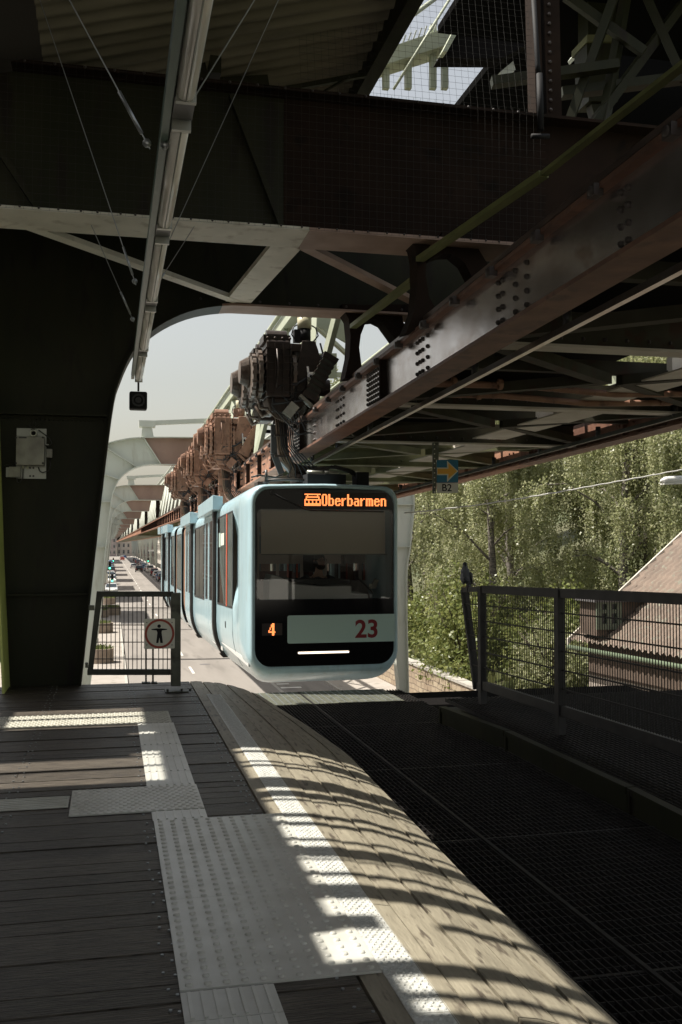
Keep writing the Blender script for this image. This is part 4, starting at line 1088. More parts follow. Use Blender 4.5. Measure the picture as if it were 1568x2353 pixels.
NOSE = [(13.58,.985,-.617,-3.06,.25,.25,.20),(13.56,1.0,-.60,-3.08,.25,.25,.20),(13.565,1.03,-.572,-3.125,.26,.27,.21),(13.60,1.052,-.556,-3.165,.27,.29,.22),(13.68,1.068,-.548,-3.21,.29,.33,.22),(13.82,1.082,-.545,-3.27,.32,.42,.22),(14.05,1.093,-.545,-3.32,.36,.54,.22),(14.35,1.10,-.546,-3.36,.41,.66,.22)]
full = lambda y, d=0: (y,HW,ZT,ZB,.45,.75,.22,d)
fs_ = NOSE+[full(14.50),full(14.60,.05),full(14.75,.12),full(14.95,.15),full(15.12,.13),full(15.2,.07)]+[full(y) for y in (15.22,16.5,17.4,17.85,18.2,19.0,19.8,19.9,21,22.3,22.6,23.3,24,25,25.2)]
sec = []
b, rg = shell('car_body', fs_, [(15.2,17.4),(18.26,19.76),(19.9,22.3),(23.4,24.9)])
body = b.build('car_body', 'tram_blue', tram); 
b, _ = shell('car_body', [full(y) for y in (26.5,26.6,28.4,28.5)], [(26.6,28.4)]); body2 = b.build('car_body', 'tram_blue', tram)
b, _ = shell('car_body', [full(y) for y in (29.6,29.75,31.2,31.6,32.4,34.0,34.3,36.0,36.4,37.2,37.5)], [(29.75,31.2),(32.4,34.0),(34.3,36.0)]); 
b.add([p for p in ring_pts(*full(37.5))[0]], [tuple(range(48))[:len(ring_pts(*full(37.5))[0])]]); body3 = b.build('car_body', 'tram_blue', tram)
for y0, y1 in ((25.2,26.5),(28.5,29.6)):
    b = MB(); b.smooth = False; ns = 13; sts = [(y0+(y1-y0)*k/ns, HW-.05-(.05 if k%2 else 0), ZT-.06-(.04 if k%2 else 0), ZB+.1, .45,.75,.2) for k in range(ns+1)]
    rings = [ring_pts(*s)[0] for s in sts]; n = len(rings[0])
    b.add([p for r in rings for p in r], [(j*n+k, j*n+(k+1)%n, (j+1)*n+(k+1)%n, (j+1)*n+k) for j in range(ns) for k in range(n)]); b.build('bellows', 'bellows', tram)
def side_patch(b, y0, y1, z0, z1, d, side=-1, th=.012, nz=None):
    zs = [z0]; nz = nz or (14 if z0 < -2.63 else 2)
    zs = [z0+(z1-z0)*k/nz for k in range(nz+1)]; vs = []
    for y in (y0, y1):
        for z in zs:
            x = prof_x(z); vs.append((TC+side*(x+d), y, Gt(y)+z)); 
        for z in zs:
            x = prof_x(z); vs.append((TC+side*(x+d-th), y, Gt(y)+z))
    n = len(zs); o = 2*n; fs = []
    for i in range(n-1):
        fs += [(i,i+1,o+i+1,o+i),(n+i,o+n+i,o+n+i+1,n+i+1),(i,n+i,n+i+1,i+1),(o+i,o+i+1,o+n+i+1,o+n+i)]
    fs += [(0,o,o+n,n),(n-1,2*n-1,o+2*n-1,o+n-1)]
    b.add(vs, fs)
for side in (-1, 1):
    for (y0,y1,bd) in ((15.205,17.40,body),(19.905,22.295,body),(26.6,28.4,body2),(29.75,31.2,body3),(34.3,36.0,body3)):
        b = MB(); side_patch(b, y0, y1, ZWB, ZWT, .002, side, .008); b.build('window', 'side_glass', bd)
        b = MB()
        for yy in (y0-.02, y1-.015): side_patch(b, yy, yy+.035, ZWB-.02, ZWT+.02, .005, side, .01)
        side_patch(b, y0, y1, ZWB-.03, ZWB, .005, side, .01, 1); side_patch(b, y0, y1, ZWT, ZWT+.03, .005, side, .01, 1)
        if y1-y0 > 2: side_patch(b, (y0+y1)/2-.015, (y0+y1)/2+.015, ZWB, ZWT, .0045, side, .006)
        b.build('window_rubber', 'rubber', bd)
    for (y0,y1,bd) in ((18.22,19.8,body),(23.32,24.95,body),(32.35,34.0,body3),(36.1,37.4,body3)):
        ym = (y0+y1)/2
        dr = None
        for a, c in ((y0,ym-.008),(ym+.008,y1)):
            b = MB(); side_patch(b, a, c, -3.16, ZWB, .008, side, .02); side_patch(b, a, a+.13, ZWB, -.72, .008, side,.02); side_patch(b, c-.13, c, ZWB, -.72, .008, side,.02); side_patch(b, a+.13, c-.13, ZWT+.03, -.72, .008, side,.02)
            dr = b.build('door_leaf', 'tram_blue', bd)
            b = MB(); side_patch(b, a+.13, c-.13, ZWB, ZWT+.03, .004, side, .008); o = b.build('door_window', 'side_glass', bd)
        b = MB(); side_patch(b, y0-.62, y0-.40, -3.24, -.70, .060, side, .08, 26); b.build('door_seal', 'rubber', bd)
        b = MB(); side_patch(b, y0-.635, y0-.62, -3.1, -.72, .052, side, .03, 26); b.build('seal_edge', 'machine', bd)
        b = MB(); zz = Gt(y0); 
        xs_ = sorted((TC+side*(HW-.05), TC+side*(HW+.125)))
        vs = []
        ya, yb2 = y0-1.15, y1+.25
        if bd is body3 and ya < 29.7: ya = 29.75
        for y in (ya, yb2):
            vs += [(xs_[0],y,Gt(y)-.70),(xs_[1],y,Gt(y)-.70),(xs_[1],y,Gt(y)-.47),(xs_[0],y,Gt(y)-.45)]
        b.add(vs, [(0,1,2,3),(7,6,5,4),(0,4,5,1),(1,5,6,2),(2,6,7,3),(3,7,4,0)]); b.build('door_hood', 'tram_blue', bd, bevel=.008)
        b = MB(); side_patch(b, y0-.6, y0-.4, -3.27, -3.2, .09, side, .10, 2); b.build('door_guide', 'machine', bd)
b = MB(); side_patch(b, 15.93, 16.03, ZWB-.02, ZWT+.02, .008, -1, .006); b.build('red_stripe', 'orange_red', body)
b = MB(); side_patch(b, 16.35, 16.85, -1.32, -1.12, .008, -1, .005, 1); b.build('window_notice', 'sign_white', body)
b = MB(); side_patch(b, 16.9, 17.15, -1.34, -1.10, .008, -1, .005, 1); b.build('window_badge', 'panel_teal', body)
b = MB(); side_patch(b, 16.1, 16.22, -2.66, -2.56, .004, -1, .012, 1); b.build('latch', 'rubber', body)
b = MB(); side_patch(b, 15.20, 15.208, -3.2, -2.33, .0025, -1, .005, 14); b.build('panel_joint', 'rubber', body)
# far-side side curtain skirts of rear end: closed by the shell

# front panel with windscreen opening
z2 = lambda x, v, y=13.57: atY((960+x/2.119)/1.7411, (1900+v/2.119)/1.7411, y)
zz = lambda x, v: (z2(x,v)[0], z2(x,v)[2])
pa, pc_ = zz(103, 1629), zz(1341, 100)
wa, wc = zz(150, 1058), zz(1290, 303)
outer = rrect(TC-.985+.0, Gt(YN)-3.06, TC+.985, Gt(YN)-.617, .22, 8)
inner = rrect(wa[0], wa[1], wc[0], wc[1], .06, 8)
fp_ = MB(); fp_.band(inner, outer, 1, 13.57, 13.60, True); front = fp_.build('front_panel', 'gloss_black', tram)
b = MB(); b.prism(rrect(wa[0]-.01,wa[1]-.01,wc[0]+.01,wc[1]+.01,.06,6), 1, 13.566, 13.5695); b.build('windscreen', 'windscreen', front)
# destination display: dot-matrix letters
FONT = {'O':["011110","110011","110011","110011","110011","110011","110011","110011","011110"],
'b':["110000","110000","110000","111110","110011","110011","110011","110011","111110"],
'e':["000000","000000","000000","011110","110011","111111","110000","110011","011110"],
'r':["00000","00000","00000","11011","11100","11000","11000","11000","11000"],
'a':["000000","000000","000000","011110","000011","011111","110011","110011","011111"],
'm':["00000000","00000000","00000000","11111110","11011011","11011011","11011011","11011011","11011011"],
'n':["000000","000000","000000","111110","110011","110011","110011","110011","110011"],
'4':["000110","001110","001110","010110","010110","100110","111111","000110","000110"]}
ICON = ["1111111111111","0010000000100","0111111111110","0100000000010","1111111111111","1001001001001","1001001001001","1111111111111","1111111111111"]
def led(b, rows, x0, ztop, px, pz, y):
    for j, r in enumerate(rows):
        for i, ch in enumerate(r):
            if ch == '1': b.box((x0+i*px+px*.06,y-.002,ztop-(j+1)*pz+pz*.07),(x0+(i+1)*px-px*.06,y,ztop-j*pz-pz*.07))
b = MB(); a, c = zz(540,270), zz(1245,155); b.box((a[0],13.567,a[1]),(c[0],13.569,c[1])); b.build('display_panel', 'led_off', front)
b = MB(); yl = 13.5665
a, c = zz(548,262), zz(686,160); led(b, ICON, a[0], c[1], (c[0]-a[0])/13, (c[1]-a[1])/9, yl); b.build('display_symbol', 'led', front)
a, c = zz(694,262), zz(1240,168); word = 'Oberbarmen'; tw = sum(len(FONT[ch][0])+1 for ch in word)-1; px = (c[0]-a[0])/tw
b = MB(); x = a[0]
for ch in word: led(b, FONT[ch], x, c[1], px, (c[1]-a[1])/9, yl); x += px*(len(FONT[ch][0])+1)
b.build('display_letters', 'led', front)
b = MB(); a, c = zz(188,1362), zz(360,1257); b.box((a[0],13.567,a[1]),(c[0],13.569,c[1])); b.build('run_panel', 'led_off', front)
b = MB(); a, c = zz(243,1362), zz(303,1257); led(b, FONT['4'], a[0], c[1], (c[0]-a[0])/6, (c[1]-a[1])/9, yl); b.build('run_digit', 'led', front)
a, c = zz(403,1430), zz(1322,1177)
pts = [p for p in rrect(a[0],a[1],c[0]+.03,c[1],.03,5) if p[0] < c[0]] ; pts = [(c[0],c[1])]+[p for p in pts if p[0] < c[0]-.0]+[(c[0],a[1])]
b = MB(); b.prism(rrect(a[0],a[1],c[0],c[1],.028,5), 1, 13.562, 13.569); b.build('number_plate_panel', 'panel_teal', front)
q = zz(975,1377); text('fleet_number', '23', .345, 'wine_red', front, (q[0],13.561,q[1]), ext=.001, off=.008)
b = MB(); a, c = zz(493,1517), zz(925,1490); b.prism(rrect(a[0],a[1],c[0],c[1],.012,4), 1, 13.556, 13.568); b.build('light_bar', 'headlight', front)
b = MB(); b.prism(rrect(a[0]-.012,a[1]-.012,c[0]+.012,c[1]+.012,.022,4), 1, 13.564, 13.5685); b.build('light_bar_frame', 'rubber', front)
b = MB(); b.tube([(z2(285,150,13.55)),(z2(330,180,13.54)),(z2(560,290,13.54)),(z2(600,300,13.545)),(z2(1220,312,13.55))], .010, 6); q = z2(280,150,13.555); b.disc(q,.035,1,.03,14)
b.build('wiper', 'rubber', front)
# cab interior
b = MB(); cw = z2(180,675,13.80); ce = z2(1232,308,13.80); b.box((cw[0],13.80,cw[2]),(ce[0],13.803,ce[2])); bl = b.build('sun_blind', 'blind', tram)
b = MB(); b.tube([(cw[0],13.80,cw[2]),(ce[0]+.02,13.80,cw[2])],.008,8); b.build('blind_rod', 'plate_silver', bl)
b = MB(); cz = lambda x, v, y=13.95: (z2(x,v,y)[0], z2(x,v,y)[2])
b.prism([cz(240,1100),cz(250,905),cz(268,845),cz(330,862),cz(470,925),cz(700,945),cz(948,938),cz(950,1000),cz(1090,1010),cz(1090,1100)], 1, 13.95, 14.5)
co = b.build('console', 'cab_grey', tram, bevel=.02)
b = MB(); b.prism([cz(300,868),cz(480,915),cz(700,932),cz(945,925),cz(945,890),cz(700,885),cz(480,885),cz(300,850)], 1, 14.0, 14.55); b.build('console_top', 'cab_dark', co)
b = MB(); b.bar(z2(1100,960,14.0), z2(1150,880,14.05), .012,.07,up=(0,1,0)); q = z2(1150,925,14.0)
b.prism([cz(1115,965),cz(1150,890),cz(1190,890),cz(1160,965)],1,14.0,14.01); b.build('mirror_card', 'box_grey', co)
b = MB(); q = z2(1108,935,14.0); b.tube([(q[0],q[1],q[2]-.05),(q[0],q[1],q[2]+.02)],.02,10); b.build('cup', 'sign_white', co)
b = MB(); b.bar(z2(1000,870,13.9), z2(1100,960,13.9), .012,.012); b.tube([z2(985,860,13.9),z2(1130,1000,13.9)],.01,6); b.build('lever', 'rubber', co)
zf = Gt(14.5)
b = MB(); b.box((TC-1.05,13.75,zf-3.05),(TC+1.05,17.2,zf-2.98)); b.build('cab_floor', 'cab_grey', tram)
b = MB(); b.box((TC-1.06,17.2,zf-3.0),(TC-.45,17.24,zf-.65)); b.box((TC-.45,17.2,zf-3.0),(TC+1.06,17.24,zf-2.0)); b.box((TC-.45,17.2,zf-1.05),(TC+1.06,17.24,zf-.65))
for x in (-.45,-.1,.33,.75): b.box((TC+x,17.2,zf-2.0),(TC+x+.05,17.24,zf-1.05))
b.box((TC-.45,17.205,zf-1.70),(TC+1.06,17.23,zf-1.52)); b.build('cab_partition', 'cab_wall', tram)
b = MB(); b.box((TC-1.02,17.3,zf-3.2),(TC+1.02,25,zf-3.1)); b.box((TC-1.02,17.3,zf-.75),(TC+1.02,25,zf-.70)); b.build('saloon_floor', 'cab_grey', tram)
for y in (20.5,21.5):
    for x in (-.6,.6): b = MB(); b.cbox((TC+x,y,zf-2.55),(.8,.45,.12)); b.cbox((TC+x,y+.22,zf-2.25),(.8,.08,.6)); b.build('seat', 'seat_fabric', tram)
for x, y in ((-.35,18),(.35,18.6),(.6,19),(-.3,20)): b = MB(); b.tube([(TC+x,y,zf-3.1),(TC+x,y,zf-.75)],.017,8); b.build('grab_pole', 'orange_red', tram)
dh = Vector(z2(672,735,15.0))
b = MB(); b.cbox((dh.x-.02,15.33,dh.z-.75),(.52,.10,.95)); b.cbox((dh.x-.05,15.30,dh.z-.02),(.28,.09,.30)); b.cbox((dh.x-.02,15.05,dh.z-1.05),(.52,.55,.12)); b.build('driver_seat', 'cab_dark', tram, bevel=.03)
# roof equipment
zr = lambda x, v, y=14.0: atY((1000+x/1.742)/1.7411, (1700+v/1.742)/1.7411, y)
b = MB(); a, c = zr(388,408), zr(655,348); b.box((a[0],13.85,a[2]-.04),(c[0],14.2,c[2])); a, c = zr(735,405), zr(820,332); b.box((a[0],13.9,a[2]-.04),(c[0],14.2,c[2])); b.build('roof_box', 'black', tram, bevel=.01)
b = MB(); a = zr(425,335,13.95); b.tube([zr(400,330,13.95), zr(520,338,13.95)],.034,10); b.tube([zr(520,338,13.95), zr(615,340,13.95), zr(622,340,13.95)],[.042,.042,.03],12); b.build('roof_cylinder', 'plate_silver', tram)
b = MB()
for k in range(6):
    b.tube([zr(395+k*8,330+k*4,14.1), zr(470+k*25,300-k*3,14.25), zr(590+k*25,298+k*4,14.2), zr(700+k*18,335+k*8,14.05), zr(760+k*10,385,14.0)], .014, 6)
b.tube([zr(10,365,14.2), zr(60,350,14.2), zr(180,365,14.2), zr(230,345,14.3)], .014, 6); b.tube([zr(120,385,14.1), zr(240,380,14.1), zr(380,385,14.1)], .02, 6)
b.build('roof_cables', 'cable', tram)
b = MB(); q0, q1 = zr(115,400,13.85), zr(115,312,13.85); b.tube([q0,q1],[.028,.018],10); b.disc((q0[0],13.85,q0[2]),.05,2,.02,14); b.build('antenna', 'lamp_end', tram)
b = MB(); b.box((TC-.9,13.95,Gt(14)-.56),(TC-.75,14.3,Gt(14)-.48)); b.box((TC-.5,14.6,Gt(14.6)-.56),(TC+.7,16,Gt(15)-.50)); b.build('roof_hatch', 'machine', tram, bevel=.01)
b = MB()
for y in (18.2,21,24,31,34): b.box((TC-.8,y,Gt(y)-.545),(TC-.3,y+1.4,Gt(y)-.47))
b.build('roof_unit', 'tram_blue', tram, bevel=.02)

# ------------------------------------------------------------------ bogies
def bogie(yc, brown):
    m1, m2, m3 = ('machine_brown','machine_brown','machine_brown') if brown else ('machine','machine','machine_silver')  # front bogie gets a darker set: its shade is in the colours
    RT = Gz(yc)+.59; XC = 2.885
    P = lambda x, y, z: (XC+x, yc+y, RT+z)
    # side frame: a black plate on the rail line carrying both wheels
    b = MB(); outl = [(-.36,.45),(-.20,.95),(-.17,1.08),(.10,1.08),(.17,.93),(.26,.60),(.02,.30),(-.05,.12),(-.30,-.04),(-.52,-.10),(-.46,.12),(-.30,.22)]
    b.prism([(XC+p[0]*.72-.03, RT+p[1]*.95) for p in outl], 1, yc-.62, yc-.55); b.prism([(XC+p[0]*.72-.03, RT+p[1]*.95) for p in outl], 1, yc+.55, yc+.62)
    b.box(P(-.33,-.6,.86),P(-.05,.6,.98)); b.box(P(-.20,-.56,.34),P(-.12,.56,.62))
    bo = b.build('bogie', m1, tram, bevel=.012)
    for yy in (-.28,.85):
        b = MB(); b.ring(P(0,yy,.385), .385,.30,0,.11,32); b.ring(P(-.075,yy,.385), .43,.29,0,.03,32); b.ring(P(.075,yy,.385), .43,.29,0,.03,32); w_ = b.build('wheel', 'steel_wheel', bo)
        b = MB(); b.disc(P(0,yy,.385),.30,0,.07,24); b.disc(P(.16,yy,.385),.13,0,.32,16); b.disc(P(-.14,yy,.385),.13,0,.2,16); b.build('wheel_hub', m1, bo)
        b = MB(); b.box(P(.12,yy-.2,.3),P(.22,yy+.2,.85)); b.build('axle_box', m1, bo)
    # traction motor with ribs on the platform side, gear case with bolts behind
    for q, yy in enumerate((-.45, .62)):
        b = MB(); b.box(P(-.70,yy-.26,.16),P(-.34,yy+.26,1.0)); b.prism([(XC-.70,RT+.16),(XC-.34,RT+.16),(XC-.42,RT-.06),(XC-.62,RT-.06)],1,yc+yy-.22,yc+yy+.22)
        mo = b.build('motor', m2, bo, bevel=.03)
        b = MB()
        for k in range(7): b.box(P(-.715,yy-.275,.24+k*.105),P(-.33,yy+.275,.255+k*.105))
        for k in range(4): b.box(P(-.70+k*.12,yy-.285,.2),P(-.685+k*.12,yy-.26,.95))
        b.box(P(-.74,yy-.22,.97),P(-.34,yy+.2,1.08)); b.build('motor_ribs', m2, bo)
        b = MB(); b.disc(P(-.52,yy,1.07),.12,0,.30,16)
        for k in range(4): b.ball(P(-.68+k*.11,yy-.23,1.03),.022,6,4)
        b.tube([P(-.55,yy-.29,.86),P(-.53,yy-.29,.55),P(-.56,yy-.29,.3)],.014,6); b.build('motor_lid', m2, bo)
        b = MB()
        for xo, rr in ((-.77,.40),(-.86,.34),(-.27,.38)):
            b.disc(P(xo,yy+.12,.52),rr,0,.05,20)
            for k in range(16):
                a_ = 2*PI*k/16; b.cbox(P(xo,yy+.12+math.cos(a_)*(rr-.02),.52+math.sin(a_)*(rr-.02)),(.075,.045,.045))
        b.build('gear_case', m3, bo)
        b = MB()
        for k in range(9): b.disc(P(-.91-k*.014,yy+.3,.60),.23-.008*k,0,.006,18)
        b.disc(P(-.94,yy+.3,.60),.15,0,.13,14); b.tube([P(-.58,yy,-.02),P(-.70,yy+.1,-.08),P(-.80,yy+.1,.08)],.035,8); b.tube([P(-.62,yy-.1,.0),P(-.76,yy-.05,.02),P(-.8,yy,.2)],.025,8); b.ball(P(-.60,yy,0),.07,8,6); b.build('fan', m3, bo)
    # grease pot
    b = MB(); b.tube([P(-.10,-.5,1.05),P(-.10,-.5,1.22)],.095,14); b.box(P(-.26,-.56,1.02),P(-.15,-.42,1.20)); lg = b.build('lubricator_base', 'black' if not brown else m1, bo)
    b = MB(); b.tube([P(-.10,-.5,1.22),P(-.10,-.5,1.40)],.108,16); b.build('lubricator_pot', 'amber', bo)
    b = MB(); b.tube([P(-.10,-.5,1.40),P(-.10,-.5,1.415)],.115,16); b.build('pot_lid', 'black', bo)
    b = MB()
    for s in (-1,1): b.tube([P(-.10+s*.12,-.5,1.02),P(-.10+s*.2,-.55,1.12),P(-.10+s*.17,-.52,1.24),P(-.10+s*.11,-.5,1.28)],.011,6)
    b.tube([P(-.3,-.6,.95),P(-.38,-.66,.75),P(-.30,-.66,.55),P(-.22,-.64,.4)],.018,6); b.tube([P(-.02,-.64,.5),P(-.25,-.68,.36),P(-.5,-.7,.33),P(-.56,-.7,.25),P(-.42,-.68,.22),P(-.25,-.66,.16)],.022,6); b.tube([P(.12,-.6,1.0),P(.16,-.6,.85),P(.12,-.6,.7)],.014,6)
    rq = random.Random(int(yc*10))
    for k in range(12):
        x0, z0, x1, z1 = rq.uniform(-.6,-.2), rq.uniform(.0,.7), rq.uniform(-.5,.1), rq.uniform(-.35,.3)
        b.tube([P(x0,-.63,z0),P(x0-.06,-.69,(z0+z1)/2-.08),P((x0+x1)/2,-.71,z1-.06),P(x1,-.64,z1)], rq.choice((.007,.010,.013)), 6)
    for k in range(7):
        x0 = -.30+.12*k; b.tube([P(-.42+.03*k,-.2,-.15),P(-.40+.03*k,-.26,-.5),P(-.25+.06*k,-.25,-.82),P(x0,-.22,-.98),P(x0+.18,-.2,-1.05)], .010, 6)
    b.build('hoses', 'rubber', bo)
    # tilted finned brake unit, small grey terminal box
    b = MB(); A_, B_ = Vector(P(.26,-.62,.78)), Vector(P(-.06,-.62,.18)); b.bar(A_, B_, .20, .20, up=(0,1,0)); b.build('brake_unit', 'frame_steel' if not brown else m1, bo)
    b = MB()
    for k in range(8):
        c_ = A_.lerp(B_, (k+.5)/8); d_ = (B_-A_).normalized()*.018; b.bar(c_-d_, c_+d_, .225, .215, up=(0,1,0))
    for k_ in (0,1): c_ = A_.lerp(B_,k_); d_=(B_-A_).normalized()*.03; b.bar(c_-d_,c_+d_,.24,.23,up=(0,1,0))
    b.build('brake_fins', 'machine' if not brown else m2, bo)
    b = MB(); b.bar(P(-.27,-.66,.06),P(-.40,-.66,-.10),.15,.12,up=(0,1,0)); b.bar(P(-.20,-.66,.20),P(-.02,-.66,.04),.05,.10,up=(0,1,0)); b.build('terminal_box', 'box_grey' if not brown else m3, bo)
    b = MB()
    for k in range(9): b.tube([P(-.66+k*.045,-.6,-.02-.012*k),P(-.54+k*.03,-.62,-.14-.012*k)],.015,5)
    b.build('cable_terminals', m3, bo)
    # C-shaped hanger arm
    cl = [(-.33,.20,.12),(-.345,.0,.15),(-.355,-.25,.15),(-.35,-.5,.155),(-.31,-.70,.16),(-.20,-.82,.15),(0,-.86,.14),(.2,-.86,.14)]
    b = MB(); vs = []
    for i, (x, z, w_) in enumerate(cl):
        a_ = Vector((cl[max(i-1,0)][0],cl[max(i-1,0)][1])); c_ = Vector((cl[min(i+1,len(cl)-1)][0],cl[min(i+1,len(cl)-1)][1])); d_ = (c_-a_).normalized(); nx, nz = -d_.y*w_/2, d_.x*w_/2
        vs += [P(x-nx,-.10,z-nz),P(x+nx,-.10,z+nz),P(x+nx,.14,z+nz),P(x-nx,.14,z-nz)]
    fs = [(0,1,2,3),tuple(len(vs)-1-i for i in range(4))]
    for i in range(len(cl)-1):
        for k in range(4): fs.append((4*i+k,4*i+(k+1)%4,4*i+4+(k+1)%4,4*i+4+k))
    b.smooth = False; b.add(vs, fs); b.build('hanger_arm', 'machine' if not brown else m1, bo, bevel=.03, seg=3)
    b = MB(); b.tube([P(.0,.0,-.92),P(.0,.0,-1.17)],.22,16); b.box(P(.02,-.2,-.98),P(.34,-.1,-.84))
    for dx,dz in ((.06,-.88),(.06,-.94),(.28,-.88),(.28,-.94),(.17,-.91)): b.ball(P(dx,-.21,dz),.018,6,4)
    b.build('suspension_mount', 'machine' if not brown else m1, bo)
    b = MB(); b.bar(P(-.50,-.14,-.18),P(-.50,-.14,-.62),.06,.09); b.bar(P(-.50,-.14,-.62),P(-.38,-.14,-.92),.06,.09); b.build('cable_duct', 'lamp_end' if not brown else m1, bo)
    b = MB()
    for k in range(4):
        o_ = k*.032
        b.tube([P(-.48+o_,-.16,-.0),P(-.46+o_,-.2,-.3),P(-.44+o_,-.2,-.55),P(-.38+o_*1.2,-.2,-.72),P(-.27+o_,-.2,-.84-o_),P(-.26+o_,-.2,-.98),P(-.40+o_,-.18,-1.06+o_),P(-.62,-.16,-1.07+o_)], .017, 6)
    b.build('arm_cables', 'cable_brown', bo)
    b = MB()
    for z in (-.35,-.66): b.bar(P(-.50,-.22,z),P(-.30,-.22,z),.03,.045,up=(0,1,0))
    b.box(P(-.68,-.16,-.05),P(-.54,-.02,.10) if False else P(-.54,-.02,.08)); b.build('cable_clamp', 'machine' if not brown else m1, bo)
    return bo
bogie(15.0, False)
for y in (22.5, 28.0, 35.3): bogie(y, True)

# ------------------------------------------------------------------ driver
dz = dh.z
t = thing('person', 'seated bearded driver in a dark t-shirt and glasses behind the tram windscreen', 'person', (dh.x,15.05,dz-1.0))
Q = lambda x, y, z: (dh.x+x, 15.05+y, dz+z)
joints = [(Q(0,.06,-.92),(.17,.12)),(Q(0,.07,-.70),(.165,.115)),(Q(.0,.06,-.48),(.18,.12)),(Q(.0,.04,-.31),(.16,.10)),(Q(.0,.02,-.21),.065),(Q(.015,.0,-.11),.055),(Q(.02,-.005,-.03),(.072,.085)),(Q(.022,-.005,.06),(.078,.092)),(Q(.022,.0,.11),(.055,.065)),
          (Q(-.20,.05,-.29),.066),(Q(-.29,-.02,-.52),.054),(Q(-.22,-.26,-.62),.040),(Q(-.13,-.42,-.62),.030),
          (Q(.20,.04,-.29),.066),(Q(.29,-.03,-.52),.054),(Q(.23,-.27,-.62),.040),(Q(.15,-.43,-.62),.030),
          (Q(-.10,-.12,-.95),.10),(Q(-.12,-.42,-.93),.075),(Q(-.12,-.45,-1.35),.05),(Q(.10,-.12,-.95),.10),(Q(.12,-.42,-.93),.075),(Q(.12,-.45,-1.35),.05)]
edges = [(0,1),(1,2),(2,3),(3,4),(4,5),(5,6),(6,7),(7,8),(3,9),(9,10),(10,11),(11,12),(3,13),(13,14),(14,15),(15,16),(0,17),(17,18),(18,19),(0,20),(20,21),(21,22)]
for s, wi in ((-1,12),(1,16)):
    wx_ = joints[wi][0]
    for f in range(4):
        j = len(joints); bx = -.027+.018*f; L = (.075,.085,.08,.062)[f]
        joints += [((wx_[0]+bx*.8,wx_[1]-.05,wx_[2]+.005),.012),((wx_[0]+bx,wx_[1]-.05-L*.55,wx_[2]-.004),.0095),((wx_[0]+bx,wx_[1]-.05-L,wx_[2]-.03),.008)]
        edges += [(wi,j),(j,j+1),(j+1,j+2)]
    j = len(joints); joints += [((wx_[0]-s*.035,wx_[1]-.03,wx_[2]),.012),((wx_[0]-s*.05,wx_[1]-.065,wx_[2]-.015),.009)]; edges += [(wi,j),(j,j+1)]
skin('body', joints, edges, 'skin', t, lev=2)
TS = [(0,.06,-.90,.185,.135),(0,.07,-.70,.185,.13),(0,.06,-.48,.20,.135),(0,.05,-.34,.205,.125),(0,.04,-.27,.16,.105),(.0,.03,-.225,.085,.08)]
b = MB(); b.smooth = True; n = 20; vs = [Q(c[0]+c[3]*math.cos(2*PI*k/n), c[1]+c[4]*math.sin(2*PI*k/n), c[2]) for c in TS for k in range(n)]
b.add(vs, [(i*n+k,i*n+(k+1)%n,(i+1)*n+(k+1)%n,(i+1)*n+k) for i in range(len(TS)-1) for k in range(n)]+[tuple(range(n))])
for s in (-1,1): b.tube([Q(s*.13,.05,-.275),Q(s*.20,.05,-.30),Q(s*.255,.01,-.41),Q(s*.285,-.02,-.50)],[.085,.088,.078,.07],12)
b.build('t_shirt', 'shirt', t)
b = MB(); b.ball(Q(.03,-.03,-.075),.078,12,8,(.95,1.0,.72)); b.ball(Q(.0,-.0,-.03),.082,12,8,(1.0,1.0,.8)); b.build('beard', 'beard', t)
b = MB(); b.ball(Q(.03,-.035,-.01),.077,12,8,(.86,1.0,1.0)); b.ball(Q(.055,-.115,-.005),.016,8,6,(.9,1.2,1.5)); b.ball(Q(.058,-.118,-.018),.017,8,6,(1.1,1,.8)); b.build('face', 'skin', t)
b = MB(); b.ball(Q(.053,-.108,-.052),.022,8,6,(1.2,.5,.35)); b.build('mouth', 'wine_red', t)
b = MB()
for s in (-1,1): b.ball(Q(.043+s*.032,-.098,.025),.011,8,6,(1.1,.6,.8))
b.build('eyes', 'cab_dark', t)
b = MB()
for s in (-1,1): b.ring(Q(.045+s*.036,-.112,.022),.028,.0245,1,.004,16); b.tube([Q(.045+s*.064,-.11,.028),Q(.02+s*.085,.0,.025)],.003,5)
b.tube([Q(.036,-.115,.026),Q(.054,-.115,.026)],.003,5); b.build('glasses', 'black', t)
b = MB(); b.ball(Q(.018,.012,.055),.090,14,10,(.92,1.08,.95)); b.build('hair', 'beard', t)
b = MB()
for s in (-1,1): b.ball(Q(.015+s*.083,.0,-.0),.025,8,6,(.4,.7,1.2))
b.build('ears', 'skin', t)
